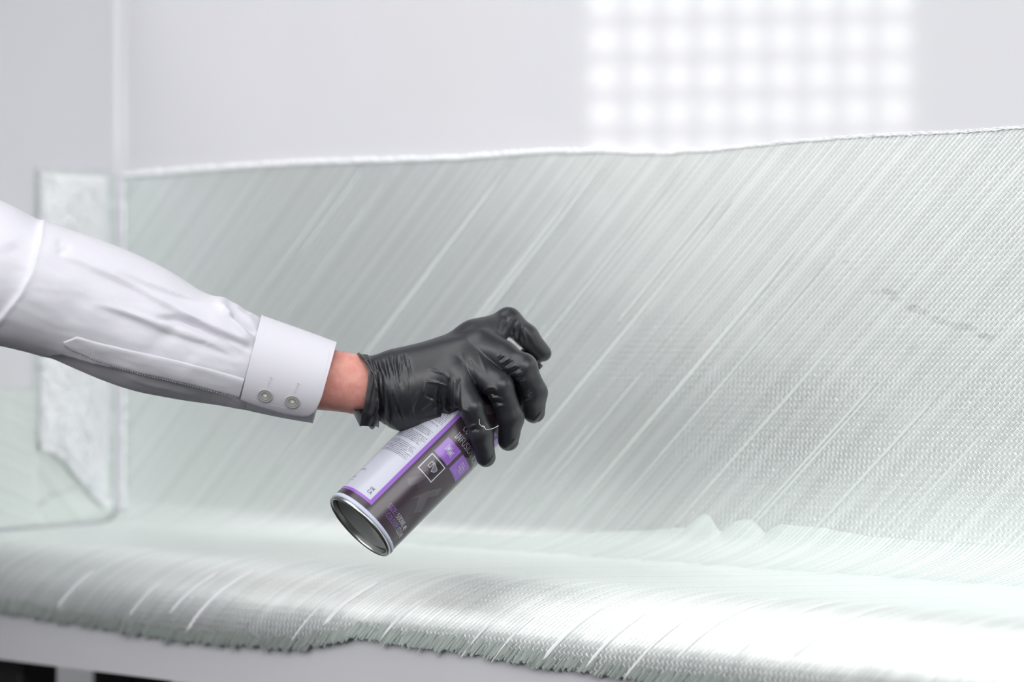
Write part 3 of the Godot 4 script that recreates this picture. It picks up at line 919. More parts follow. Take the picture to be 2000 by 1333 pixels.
	# one-sided folds rise to the right-hand side of their direction; ridges and grooves have no reach
	sl.folds = [
		[line([-60, 680, 0, 629, 41, 577, 64, 532, 78, 477, 84, 425]), 6, 1.5, 0.0, 20.0],
		[line([88, 405, 76, 477, 62, 530, 38, 577, -4, 629, -66, 685]), 4, -8.0, 60.0, 20.0],
		[line([96, 487, 172, 518, 262, 556, 310, 583, 362, 614, 459, 673, 500, 700]), 4, -10.0, 42.0, 4.0],
		[line([231, 527, 290, 553, 345, 572, 400, 590]), 3, -7.5, 18.0, 4.0],
		[line([186, 590, 241, 608, 303, 628, 380, 652, 459, 683]), 4, 3.5, 0.0, 3.0],
		[line([186, 592, 241, 612, 310, 640, 400, 668, 470, 700]), 3, -7.5, 30.0, 4.0],
		[line([303, 621, 345, 620, 397, 639, 470, 672, 503, 694]), 6, -9.0, 0.0, 6.0],
		[line([60, 700, 120, 694, 180, 712, 300, 745, 400, 770, 480, 790]), 5, -15.0, 34.0, 6.0],
		[line([110, 500, 130, 482, 108, 470]), 9, -3.0, 0.0, 5.0],
		[line([280, 690, 330, 650, 360, 622]), 16, -3.5, 0.0, 4.0],
		[line([330, 605, 370, 618, 420, 642, 470, 664, 505, 682]), 9, 5.0, 0.0, 5.0],
		[line([447, 616, 470, 632, 492, 648, 512, 664]), 4, -9.0, 0.0, 8.0],
		[line([422, 586, 450, 618, 480, 655, 504, 676]), 7, 8.0, 0.0, 5.0],
		[line([440, 578, 462, 600, 490, 614]), 7, -4.0, 0.0, 6.0],
		[line([452, 590, 480, 620, 512, 648]), 8, 5.0, 0.0, 5.0],
		[line([110, 640, 150, 600, 200, 560]), 30, -3.0, 0.0, 3.0],
		[line([180, 716, 300, 744, 400, 768, 470, 786]), 6, -6.0, 0.0, 5.0],
		[line([235, 740, 300, 762, 390, 784]), 7, 4.0, 0.0, 5.0],
		[line([20, 470, 40, 500, 30, 560]), 22, -3.0, 0.0, 4.0],
		[line([300, 660, 350, 690, 380, 712]), 26, -3.0, 0.0, 4.0]]
	var nt := 300
	var ts := PackedFloat32Array()
	for i in nt + 1:
		var f := float(i) / nt
		ts.append(lerpf(0.0, 14.0, f * 0.35 + 0.65 * smoothstep(0.0, 1.0, f) if false else pow(f, 0.8)))
	var turns := PackedFloat32Array()
	for j in 161:
		var f := j / 160.0
		turns.append(-PI + TAU * f)
	put("sleeve", sheet(160, nt, func(i: int, j: int): return sl.point(ts[j], turns[i % 160]), true), M.cotton, root)
	# placket: a pointed strip stitched along the sleeve opening
	var ptop := [[124, 669], [150, 656], [190, 667], [300, 692], [400, 716], [478, 738]]
	var pbot := [[124, 670], [140, 687], [180, 705], [276, 736], [380, 759], [466, 781]]
	var strip = func(list: Array, u: float) -> Vector2:
		var n := list.size() - 1
		# the same share of the length in both edges
		var x0: float = list[0][0]; var x1: float = list[n][0]
		var x := lerpf(x0, x1, u)
		for k in n:
			if x <= list[k + 1][0] + 0.001: 
				var f: float = (x - list[k][0]) / (list[k + 1][0] - list[k][0])
				return Vector2(x, lerpf(list[k][1], list[k + 1][1], f))
		return Vector2(list[n][0], list[n][1])
	var placket := sheet(90, 14, func(i: int, j: int):
		var u := pow(i / 90.0, 1.3)
		var v := j / 14.0
		var q: Vector2 = strip.call(ptop, u).lerp(strip.call(pbot, u), v)
		var edge := minf(1.0, minf(v, 1.0 - v) * 7.0)
		return sl.front(q, lerpf(-2.0, 2.6, pow(edge, 0.5)) * (0.4 if i == 0 else 1.0)), false)
	var pk := put("placket", placket, M.cotton, root)
	pk.set_meta("label", "pointed sleeve placket strip")
	# ---- cuff
	var cf := Limb.new()
	cf.st = [[508, 619, 462, 797, 1.911, 0.0345], [512, 620, 467, 800, 1.911, 0.0345], [560, 637, 515, 811, 1.911, 0.034], [610, 655, 565, 821, 1.911, 0.0335], [656, 672, 613, 829, 1.911, 0.033], [660, 673, 617, 830, 1.911, 0.033]]
	put("cuff", sheet(96, 40, func(i: int, j: int):
		var f := j / 40.0
		# outside first, then turned in over the end and back along the inside
		var t := lerpf(0.5, 4.0, f * 1.35) if f < 0.74 else lerpf(4.0, 2.2, (f - 0.74) / 0.26)
		return cf.point(t, TAU * (i % 96) / 96.0, -1.5 if f < 0.74 else -6.0), false), M.cotton, root)
	var low := [[0.0, -50], [0.3, -55], [0.6, -59], [0.8, -57], [0.88, -52], [0.95, -39], [1.0, -17]]
	var cu := 60; var cv := 44
	var fold := sheet(cu, cv * 2 + 1, func(i: int, j: int):
		var f := float(i) / cu
		var u := f if i < cu - 12 else lerpf(float(cu - 12) / cu, 1.0, sin((i - cu + 12) / 12.0 * PI / 2))
		var outer: bool = j <= cv
		var v: float = float(j) / cv if outer else float(2 * cv + 1 - j) / cv
		v = 1.0 - pow(1.0 - v, 1.4)
		var turn := deg_to_rad(lerpf(165.0, table(low, u), v))
		var thick := minf(1.0, (cu - i) / 3.0) * minf(1.0, (1.0 - v) * 30.0 + (0.0 if v >= 1.0 else 0.3))
		var mid := 2.2 + 2.2 * smoothstep(0.3, 1.0, v)
		return cf.point(lerpf(0.9, 4.05, u), turn, mid + (1.7 if outer else -1.7) * sqrt(thick)), false)
	var cflap := put("cuff_flap", fold, M.cotton, root)
	cflap.set_meta("label", "outer cuff layer with rounded corner")
	# topstitching
	var ST := Strips.new()
	var dash = func(limb: Limb, a: Vector2, b: Vector2, lift: float):
		var n := int(a.distance_to(b) / 5.0)
		for k in n:
			var p := a.lerp(b, (k + 0.15) / n); var q := a.lerp(b, (k + 0.75) / n)
			ST.add([limb.front(p, lift), limb.front((p + q) / 2, lift + 0.4), limb.front(q, lift)], [Vector3.BACK, Vector3.BACK, Vector3.BACK], px(0.8, 1.9), 0.00005)
	for seg in [[line([520, 640, 503, 690, 485, 755]), 4.3], [line([643, 690, 635, 730, 618, 768, 600, 792, 575, 797, 520, 785, 485, 772]), 6.2]]:
		for k in seg[0].size() - 1: dash.call(cf, seg[0][k], seg[0][k + 1], seg[1])
	for seg in [line([152, 661, 190, 672, 300, 697, 400, 721, 470, 741]), line([150, 690, 180, 700, 276, 731, 380, 754, 462, 776]), line([186, 672, 178, 700])]:
		for k in seg.size() - 1: dash.call(sl, seg[k], seg[k + 1], 2.7)
	tag(put("topstitching", surface(ST.P, ST.Nn, ST.U, ST.I), M.cotton, root), "", "", "", "stuff")
	# buttons, each with its thread
	for q: Vector2 in [Vector2(519, 770), Vector2(572, 782)]:
		var n := cf.normal(q)
		if n.z < 0: n = -n
		var p := cf.front(q, 5.0)
		var r := px(14.5, 1.88)
		var prof := PackedVector2Array([Vector2(0.0001, 0.0006), Vector2(r * 0.30, 0.0006), Vector2(r * 0.42, 0.0008), Vector2(r * 0.5, 0.0010), Vector2(r * 0.58, 0.0012), Vector2(r * 0.66, 0.0012), Vector2(r * 0.72, 0.0010), Vector2(r * 0.8, 0.0010), Vector2(r * 0.9, 0.0013), Vector2(r * 0.97, 0.0012), Vector2(r, 0.0010), Vector2(r * 0.97, 0.0), Vector2(r * 0.8, -0.0004)])
		var b := put("button", lathe(prof, 48), M.button, root)
		var y := n; var x := Vector3(0.95, -0.3, 0).slide(y).normalized()
		b.transform = Transform3D(Basis(x, y, x.cross(y)), p)
		b.set_meta("label", "grey pearl shirt button")
		var TH := Strips.new()
		for k in 7:
			var a := k * 0.9
			TH.add([Vector3(cos(a) * 0.0019, 0.0006, sin(a) * 0.0019), Vector3(cos(a) * 0.0004, 0.0019, sin(a) * 0.0004), Vector3(-cos(a) * 0.0019, 0.0006, -sin(a) * 0.0019)], [Vector3.UP, Vector3.UP, Vector3.UP], 0.0007, 0.0002)
		put("button_thread", surface(TH.P, TH.Nn, TH.U, TH.I), M.thread, b)
		var BH := Strips.new()
		var e0 := q + Vector2(3, -13); var e1 := q + Vector2(12, -33)
		for k in 9:
			var c := e0.lerp(e1, k / 8.0)
			var w := 2.2 if k < 8 else 4.5
			BH.add([cf.front(c + Vector2(-w, -w * 0.4), 5.6), cf.front(c, 6.4), cf.front(c + Vector2(w, w * 0.4), 5.6)], [n, n, n], px(1.6, 1.9), 0.0002)
		put("buttonhole", surface(BH.P, BH.Nn, BH.U, BH.I), M.cotton, root)
	glove(root)

# ------------------------------------------------------------------ the gloved hand
func hand_bones(F: Field, grow := 0.0):
	var J := func(x, y, z): return at(x, y, z)
	var bone = func(a: Array, b: Array, group: int): F.bone(at(a[0], a[1], a[2]), at(b[0], b[1], b[2]), px(a[3] + grow, a[2]), px(b[3] + grow, b[2]), group)
	# back of the hand: wrist to the four knuckles, and the heel
	var idx := [930, 666, 1.930, 33]; var mid := [938, 686, 1.914, 29]; var rin := [903, 702, 1.911, 31]; var pin := [888, 736, 1.902, 31]
	bone.call([712, 753, 1.912, 58], [790, 754, 1.915, 58], 0)
	bone.call([790, 738, 1.921, 50], idx, 0)
	bone.call([790, 746, 1.915, 54], mid, 0)
	bone.call([790, 757, 1.911, 54], rin, 0)
	bone.call([790, 775, 1.910, 54], pin, 0)
	bone.call([795, 790, 1.915, 46], [872, 786, 1.911, 32], 0)
	bone.call([800, 770, 1.93, 48], [890, 750, 1.94, 40], 0)
	bone.call(idx, [958, 656, 1.931, 25], 0)
	bone.call([945, 682, 1.915, 27], [985, 691, 1.910, 23], 0)
	# fingers: knuckle, middle joint, end joint, tip
	var fingers := [
		[idx, [993, 627, 1.945, 25], [1029, 657, 1.950, 21.5], [1060, 690, 1.953, 17]],
		[mid, [1021, 718, 1.901, 27], [1043, 767, 1.910, 25], [1043, 806, 1.918, 21.5]],
		[rin, [975, 755, 1.893, 27], [998, 816, 1.899, 24.5], [993, 861, 1.906, 20.5]],
		[pin, [921, 797, 1.886, 23.5], [940, 848, 1.890, 22.5], [949, 894, 1.899, 19]],
		[[820, 755, 1.945, 44], [880, 765, 1.972, 32], [935, 790, 1.985, 25], [975, 800, 1.985, 21]]]
	for f in fingers.size():
		for k in 3: bone.call(fingers[f][k], fingers[f][k + 1], f + 1)

func glove(root: Node3D):
	var F := Field.new(); F.k0 = 0.014; F.k1 = 0.004; F.kp = 0.009
	hand_bones(F)
	# folds of the rubber: picture points, half width, height (negative: groove)
	var W := [
		[[747, 690, 752, 716, 766, 748, 778, 803, 800, 838], 4.0, -3.2], [[731, 700, 747, 738, 757, 780, 762, 838], 3.2, -2.4], [[760, 690, 768, 720, 773, 745], 3.0, -2.0], [[777, 690, 781, 727, 790, 760], 3.0, -1.6],
		[[739, 695, 752, 764, 750, 832], 3.5, 2.2], [[758, 698, 769, 769, 792, 828], 3.2, 2.4], [[768, 690, 776, 740, 784, 790], 3.0, 1.8], [[745, 780, 752, 810, 756, 836], 3.0, -2.0], [[790, 690, 796, 720], 2.5, -1.2], [[771, 790, 782, 815, 790, 836], 3.0, -1.8],
		[[834, 740, 828, 774], 3.0, 1.8], [[831, 745, 852, 748, 873, 755], 2.2, 1.4], [[862, 745, 857, 775, 858, 803, 872, 812], 5.0, -5.0], [[853, 760, 851, 785, 852, 800], 3.5, 2.5], [[868, 775, 867, 797, 880, 808], 4.0, 3.0],
		[[878, 738, 877, 770, 874, 800], 3.0, -2.6], [[889, 735, 887, 770, 886, 806], 3.2, 2.4], [[897, 740, 896, 775, 895, 803], 3.2, -3.0], [[882, 745, 881, 790], 2.6, 1.8], [[800, 811, 818, 764], 2.4, 1.2], [[818, 803, 840, 788, 852, 774], 2.4, 1.2], [[826, 770, 848, 780, 863, 792], 2.6, -1.8], [[846, 800, 862, 790], 2.4, 1.4], [[812, 822, 850, 815, 885, 812], 3.0, 1.6], [[822, 830, 850, 824, 880, 818], 3.0, -1.6], [[905, 806, 900, 775], 2.6, 1.6], [[836, 720, 868, 730, 880, 742], 2.2, 1.0],
		[[972, 697, 979, 690], 2.2, 1.6], [[980, 711, 988, 704, 998, 699], 2.2, 2.4], [[976, 705, 986, 698], 2.2, -2.2], [[990, 723, 1000, 717, 1010, 713], 2.2, 2.4], [[985, 717, 996, 710, 1004, 706], 2.4, -2.2], [[996, 730, 1008, 724, 1016, 719], 2.4, -2.2], [[1007, 735, 1014, 730, 1022, 727], 2.4, 2.2], [[1007, 742, 1016, 742, 1025, 740], 2.4, 2.2], [[1000, 748, 1014, 747], 2.4, -1.8],
		[[973, 652, 976, 634, 984, 620], 2.4, 1.8], [[977, 655, 983, 636, 993, 623], 2.4, -2.2], [[986, 655, 992, 637, 1000, 624], 2.4, 2.0], [[998, 650, 1003, 636, 1007, 625], 3.0, -3.0], [[1003, 664, 1008, 644, 1013, 628], 2.6, 2.4], [[1011, 668, 1013, 650, 1016, 634], 2.6, -2.0], [[1017, 634, 1022, 652, 1029, 674], 2.6, 1.8], [[1025, 636, 1036, 658, 1048, 680], 3.0, 1.4],
		[[944, 769, 953, 758, 964, 757, 973, 768], 3.0, 2.4], [[948, 776, 960, 768, 974, 775], 3.0, -3.0], [[958, 779, 970, 777, 982, 781], 2.4, 2.2], [[958, 787, 970, 786, 982, 788], 2.4, -2.0], [[965, 797, 975, 794, 986, 793], 2.4, 1.8], [[978, 846, 990, 838], 2.4, 1.4],
		[[986, 876, 998, 868, 1010, 856], 2.0, 1.8], [[991, 880, 1004, 872, 1013, 862], 2.0, -1.8], [[1042, 825, 1052, 814, 1060, 803], 2.0, 1.8], [[1047, 828, 1058, 816], 2.0, -1.8], [[1024, 782, 1032, 777, 1040, 776], 2.6, 2.0], [[1022, 772, 1032, 768, 1040, 762], 2.8, -2.0],
		[[914, 838, 922, 833, 930, 830], 2.2, 1.8], [[921, 842, 928, 839, 936, 841], 2.2, -1.6], [[945, 911, 956, 903, 966, 890], 2.0, 1.8], [[905, 800, 916, 806, 924, 822], 2.4, 1.2], [[880, 648, 905, 640, 925, 634], 2.4, -1.0], [[886, 652, 908, 644], 2.0, 1.0],
		[[915, 700, 925, 722, 930, 750], 3.0, -1.4], [[935, 690, 944, 712, 952, 740], 3.0, 1.2], [[900, 690, 908, 715, 912, 740], 3.4, 1.0]]
	for k in 16:
		var x := 741.0 + k * 3.8 + rng.randf_range(-1.5, 1.5)
		var y := rng.randf_range(688, 730); var y2 := y + rng.randf_range(45, 110)
		W.append([[x, y, x + rng.randf_range(2, 9), (y + y2) * 0.5, x + rng.randf_range(2, 16), y2], rng.randf_range(1.6, 2.4), rng.randf_range(0.8, 1.5) * (1 if k % 2 == 0 else -1)])
	for w in W:
		var pts := line(w[0])
		var mid := pts[pts.size() / 2]
		# the fold lies on the nearest surface seen there
		var z := 9.0
		for n in F.A.size():
			for k in 5:
				var c := F.A[n] + F.BA[n] * (k / 4.0)
				var r := lerpf(F.ra[n], F.rb[n], k / 4.0)
				var q := Vector2(1000.0 + c.x / -c.z * FOCAL, 666.5 - (c.y - 1.25) / -c.z * FOCAL)
				var d := q.distance_to(mid) * -c.z / FOCAL
				if d < r: z = minf(z, -c.z - sqrt(r * r - d * d))
		if z > 8.0: z = 1.90
		for k in pts.size(): pts[k] = (pts[k] - Vector2(1000, 666.5)) / FOCAL
		var mc := Vector2.ZERO
		for q in pts: mc += q / pts.size()
		var mr := 0.0
		for q in pts: mr = maxf(mr, mc.distance_to(q))
		F.folds.append([pts, w[1] / FOCAL, w[2] * (1.4 if mid.x < 900.0 else 0.95) / 2476.0, z, mc, mr + w[1] * 2.5 / FOCAL])
	# the glove ends along a slanted rim at the wrist
	var rim := func(p: Vector3) -> bool:
		var q := Vector2(1000.0 + p.x / -p.z * FOCAL, 666.5 - (p.y - 1.25) / -p.z * FOCAL)
		return q.x > 697.0 + 38.0 * smoothstep(690, 752, q.y)
	var g := put("glove", F.mesh(0.0011, rim), M.nitrile, root)
	g.set_meta("label", "black disposable rubber glove")
	# rolled rim and the turned-in lining below it
	var bead := PackedVector3Array(); var br := PackedFloat32Array()
	var bp := [[700, 692, 1.91], [706, 697, 1.893], [713, 705, 1.886], [720, 712, 1.8825], [726, 724, 1.8805], [732, 740, 1.8795], [735, 757, 1.879], [737, 775, 1.8795], [737, 795, 1.881], [735, 812, 1.884], [733, 826, 1.890], [729, 834, 1.899], [725, 836, 1.912], [722, 830, 1.925]]
	for k in 66:
		var t := k / 65.0 * (bp.size() - 1.0)
		var i := mini(int(t), bp.size() - 2)
		var f := t - i
		var p0 = bp[maxi(i - 1, 0)]; var p1 = bp[i]; var p2 = bp[i + 1]; var p3 = bp[mini(i + 2, bp.size() - 1)]
		bead.append(at(cubic_interpolate(p1[0], p2[0], p0[0], p3[0], f), cubic_interpolate(p1[1], p2[1], p0[1], p3[1], f), cubic_interpolate(p1[2], p2[2], p0[2], p3[2], f) - 0.001))
		br.append(px(2.8 + 0.7 * sin(k * 0.7) + 0.4 * sin(k * 1.9), 1.9))
	put("rolled_rim", tube(bead, br, 10), M.nitrile, g)
	var inner := [[697, 691, 718, 693], [708, 700, 728, 703], [720, 726, 738, 731], [717, 757, 738, 757], [713, 785, 738, 790], [707, 811, 735, 815], [703, 832, 728, 834]]
	var depth := [1.905, 1.8915, 1.8865, 1.886, 1.8865, 1.8895, 1.900]
	put("turned_cuff", sheet(24, 10, func(i: int, j: int):
		var t := i / 24.0 * 6.0
		var k := mini(int(t), 5); var f := t - k
		var a0 := Vector2(inner[k][0], inner[k][1]).lerp(Vector2(inner[k + 1][0], inner[k + 1][1]), f)
		var b0 := Vector2(inner[k][2], inner[k][3]).lerp(Vector2(inner[k + 1][2], inner[k + 1][3]), f)
		var z := lerpf(depth[k], depth[k + 1], f)
		var u := j / 10.0
		var q := a0.lerp(b0, u)
		return at(q.x, q.y, z - 0.004 * u - 0.0012 * sin(u * 9.0 + i * 0.4) * u), true), M.nitrile, g)
	# the slack point of the cuff under the wrist
	var lowp := [[690, 808], [703, 834], [722, 828], [740, 836]]
	put("slack_edge", sheet(12, 8, func(i: int, j: int):
		var t := i / 12.0 * 3.0
		var k := mini(int(t), 2)
		var q := Vector2(lowp[k][0], lowp[k][1]).lerp(Vector2(lowp[k + 1][0], lowp[k + 1][1]), t - k)
		var top := Vector2(lerpf(692, 742, i / 12.0), 800)
		var v := j / 8.0
		var r := top.lerp(q, v)
		return at(r.x, r.y, 1.8945 + 0.028 * v * v - 0.003 * sin(i * 1.1)), true), M.nitrile, g)
	# a stray white fibre caught on the little finger
	var fp := PackedVector3Array(); var fr := PackedFloat32Array()
	var hp := line([936, 819, 936, 828, 940, 833, 947, 834, 942, 831, 950, 840, 962, 838, 974, 832])
	for k in hp.size(): fp.append(at(hp[k].x, hp[k].y, 1.8765 - 0.0005 * sin(k * 1.3))); fr.append(px(0.5, 1.88))
	put("stray_fibre", tube(fp, fr, 6), M.thread, g)

# ------------------------------------------------------------------ the can
const CAN_R := 0.0316
const LW := 2048
const LH := 1816
var label_image: Image
func dot_px(x: float, y: float) -> Vector2: return Vector2((x - 1.4 + PI * CAN_R * 1000.0) / (TAU * CAN_R * 1000.0) * LW, (176.3 - y * 0.967) / 176.0 * LH)

func fill_tri(a: Vector2, b: Vector2, c: Vector2, col: Color):
	var x0 := maxi(0, floori(minf(a.x, minf(b.x, c.x)))); var x1 := mini(LW - 1, ceili(maxf(a.x, maxf(b.x, c.x))))
	var y0 := maxi(0, floori(minf(a.y, minf(b.y, c.y)))); var y1 := mini(LH - 1, ceili(maxf(a.y, maxf(b.y, c.y))))
	var area := (b - a).cross(c - a)
	if absf(area) < 1e-6: return
	for y in range(y0, y1 + 1):
		for x in range(x0, x1 + 1):
			var p := Vector2(x + 0.5, y + 0.5)
			if (b - a).cross(p - a) / area >= 0.0 and (c - b).cross(p - b) / area >= 0.0 and (a - c).cross(p - c) / area >= 0.0:
				label_image.set_pixel(x, y, col if col.a >= 1.0 else label_image.get_pixel(x, y).lerp(Color(col, 1.0), col.a))

func poly(points: PackedVector2Array, col: Color):           # millimetres on the unrolled label
	var tri := Geometry2D.triangulate_polygon(points)
	for k in range(0, tri.size(), 3):
		var q := [points[tri[k]], points[tri[k + 1]], points[tri[k + 2]]]
		fill_tri(dot_px(q[0].x, q[0].y), dot_px(q[1].x, q[1].y), dot_px(q[2].x, q[2].y), col)

func rect(x0: float, y0: float, x1: float, y1: float, col: Color): poly(PackedVector2Array([Vector2(x0, y0), Vector2(x1, y0), Vector2(x1, y1), Vector2(x0, y1)]), col)

func stroke(points: PackedVector2Array, w: float, col: Color, closed := false):
	var n := points.size()
	for k in (n if closed else n - 1):
		var a := points[k]; var b := points[(k + 1) % n]
		var d := (b - a).normalized() * w * 0.5
		var s := d.orthogonal()
		poly(PackedVector2Array([a - d + s, b + d + s, b + d - s, a - d - s]), col)

func words(text: String, x: float, y: float, height: float, width: float, col: Color, font := "Droid Sans", weight := 400):   # left edge, baseline, cap height, whole width
	var f := SystemFont.new(); f.font_names = PackedStringArray([font]); f.font_weight = weight
	var t := TextMesh.new(); t.text = text; t.font = f; t.font_size = 64; t.depth = 0.0; t.pixel_size = 0.01; t.curve_step = 1.0
	t.horizontal_alignment = HORIZONTAL_ALIGNMENT_LEFT
	var arr := t.get_mesh_arrays()
	var v: PackedVector3Array = arr[Mesh.ARRAY_VERTEX]
	var ix: PackedInt32Array = arr[Mesh.ARRAY_INDEX]
	var lo := Vector2(1e9, 1e9); var hi := -lo
	for p in v: lo = lo.min(Vector2(p.x, p.y)); hi = hi.max(Vector2(p.x, p.y))
	var sc := Vector2(width / (hi.x - lo.x), height / (hi.y - lo.y))
	for k in range(0, ix.size(), 3):
		var q := []
		for c in 3:
			var p := v[ix[k + c]]
			q.append(dot_px(x + (p.x - lo.x) * sc.x, y + (p.y - lo.y) * sc.y))
		fill_tri(q[0], q[1], q[2], col)

func label_art() -> Image:
	label_image = Image.create(LW, LH, false, Image.FORMAT_RGBA8)
	var dark := rgb(60, 48, 57); var lighter := rgb(84, 77, 84); var mid := rgb(70, 62, 69)
	var purple := rgb(142, 96, 190); var white := rgb(188, 190, 203); var ink := rgb(44, 42, 66)
	label_image.fill(dark)
	var r := RandomNumberGenerator.new(); r.seed = 3
	var deg := func(d: float) -> float: return deg_to_rad(d) * CAN_R * 1000.0
	# broad faceted shapes in the dark ground
	poly(line([0.5, 43, 7.0, 54.5, 13.0, 66.0, 13.5, 56.0, 8.5, 45.0, 6.0, 40.0]), lighter)
	poly(line([13.0, 66.0, 16.0, 60.0, 12.5, 44.0, 9.0, 47.0]), mid)
	poly(line([14.0, 33.0, 20.0, 50.0, 28.0, 62.0, 31.0, 56.0, 25.0, 47.0, 31.0, 36.0, 26.0, 30.0, 18.0, 41.0]), lighter)
	poly(line([4.0, 96.0, 8.0, 108.0, 16.0, 114.0, 12.0, 101.0]), lighter)
	poly(line([16.0, 114.0, 24.0, 121.0, 30.0, 112.0, 20.0, 108.0]), mid)
	poly(line([1.0, 112.0, 10.0, 124.0, 18.0, 124.0, 8.0, 112.0]), mid)
	poly(line([0.0, 130.0, 12.0, 148.0, 16.0, 140.0, 6.0, 126.0]), lighter)
	# white information panel with a purple border
	var px0: float = deg.call(-172.0); var px1: float = deg.call(-8.0)
	rect(px0, 6.6, px1, 158, purple)
	rect(px0 + 3.6, 9.2, px1 - 3.4, 155, white)
	# small print: lines of words
	var print_block = func(x0: float, x1: float, top: float, rows: int, pitch: float, ragged: float):
		for k in rows:
			var y := top - k * pitch
			var x := x0
			var last := x1 - ragged * r.randf() - (0.45 * (x1 - x0) * r.randf() if k % 5 == 4 else 0.0)
			while x < last:
				var w := r.randf_range(0.7, 2.6)
				# each word: a few upright strokes
				var xx := x
				while xx < minf(x + w, last):
					var hh := 0.62 if r.randf() < 0.7 else 0.95
					rect(xx, y, xx + 0.20, y + hh, ink)
					if r.randf() < 0.7: rect(xx, y + (0.0 if r.randf() < 0.5 else 0.45), xx + 0.42, y + (0.18 if r.randf() < 0.5 else 0.62), ink)
					xx += 0.46
				x += w + 0.55
	var xr: float = deg.call(-19.0)
	print_block.call(deg.call(-88.0), xr, 66.5, 9, 1.55, 2.5)
	print_block.call(deg.call(-88.0), xr + 0.6, 86.5, 11, 1.55, 2.5)
	print_block.call(deg.call(-88.0), xr + 0.8, 109.0, 11, 1.55, 2.0)
	print_block.call(deg.call(-88.0), xr + 0.8, 132.0, 13, 1.55, 2.0)
	print_block.call(deg.call(-84.0), deg.call(-62.0), 30.0, 2, 1.4, 1.0)
	print_block.call(deg.call(-84.0), deg.call(-68.0), 21.0, 2, 1.4, 1.0)
	print_block.call(deg.call(-84.0), deg.call(-65.0), 16.4, 1, 1.4, 0.5)
	words("UK", deg.call(-27.5), 16.4, 2.7, 4.4, rgb(30, 28, 34), "Droid Sans", 700)
	words("CA", deg.call(-27.5), 12.9, 2.7, 4.4, rgb(30, 28, 34), "Droid Sans", 700)
	# three square tiles with pictograms
	var s0: float = deg.call(0.5)
	rect(s0, 76.0, s0 + 16.0, 93.0, purple)
	rect(s0 + 19.0, 76.0, s0 + 36.0, 93.0, purple)
	stroke(line([s0 + 0.3, 56.6, s0 + 16.0, 56.6, s0 + 16.0, 73.2, s0 + 0.3, 73.2]), 0.95, white, true)
	rect(s0 + 0.8, 57.1, s0 + 15.5, 72.7, rgb(50, 42, 48))
	var patch = func(x: float, y: float, w: float, h: float, full: bool):
		stroke(line([x, y, x + w, y, x + w, y + h, x, y + h]), 0.38, white, true)
		for c in [[0, 0], [1, 0], [1, 1], [0, 1]]:
			var p := Vector2(x + c[0] * w, y + c[1] * h)
			stroke(PackedVector2Array([p, p + Vector2(c[0] * 2 - 1, c[1] * 2 - 1) * 0.6]), 0.35, white)
		if full: rect(x + 0.8, y + 0.8, x + w - 0.8, y + h - 0.8, white)
	patch.call(s0 + 5.0, 84.4, 3.7, 4.4, true); patch.call(s0 + 8.6, 82.9, 3.7, 4.2, true)
	words("THICK", s0 + 5.0, 80.0, 0.9, 4.8, Color(white, 0.6)); words("FABRIC", s0 + 4.6, 78.2, 0.9, 5.6, Color(white, 0.6))
	patch.call(s0 + 25.0, 84.4, 4.0, 4.6, false); patch.call(s0 + 27.6, 82.6, 4.0, 4.6, false)
	words("THIN", s0 + 24.0, 80.0, 0.9, 4.2, Color(white, 0.55)); words("FABRIC", s0 + 23.6, 78.2, 0.9, 5.6, Color(white, 0.55))
	# a spraying can on the framed tile
	stroke(line([s0 + 4.4, 63.6, s0 + 6.8, 63.6, s0 + 6.8, 68.2, s0 + 4.4, 68.2]), 0.42, white, true)
	stroke(line([s0 + 5.0, 68.2, s0 + 5.0, 69.4, s0 + 6.3, 69.4, s0 + 6.3, 68.2]), 0.36, white)
	poly(line([s0 + 7.2, 69.2, s0 + 12.6, 66.6, s0 + 11.6, 63.2, s0 + 9.6, 62.4]), rgb(112, 108, 116))
	stroke(line([s0 + 6.9, 69.5, s0 + 12.8, 66.8, s0 + 12.0, 63.6, s0 + 9.6, 62.2]), 0.42, white, true)
	words("MIST", s0 + 5.6, 60.2, 0.9, 4.2, Color(white, 0.75)); words("SPRAY", s0 + 5.2, 58.4, 0.9, 5.2, Color(white, 0.75))
	# product words
	words("COMPOSITE", deg.call(7.0), 106.0, 6.2, 27.0, white)
	words("INFUSION ADHESIVE", deg.call(6.5), 96.6, 6.2, 47.0, white)
	words("SIZE:", deg.call(9.0), 14.8, 4.7, 9.5, purple)
	words("500ML", deg.call(28.5), 14.8, 4.7, 12.5, white)
	words("e", deg.call(53.0), 14.8, 4.0, 3.0, white, "Droid Sans", 700)
	words("COLOUR:", deg.call(17.0), 8.6, 4.7, 14.8, purple)
	words("CLEAR", deg.call(46.5), 8.6, 4.7, 11.0, white)
	# diagonal purple bars and big initials higher up
	for k in 5:
		var x: float = 9.0 + 7.5 * k
		poly(PackedVector2Array([Vector2(x, 118), Vector2(x + 4.2, 118), Vector2(x + 7.0, 128), Vector2(x + 2.8, 128)]), purple)
	rect(38, 112, 44, 128, purple); rect(40, 116, 44, 124, dark)
	words("COM", deg.call(35.0), 150.0, 11.0, 34.0, white, "Droid Sans", 700)
	rect(-97.8, 158, 100.6, 182, rgb(40, 34, 42))
	rect(-97.8, 0, 100.6, 1.2, rgb(40, 36, 42))
	return label_image

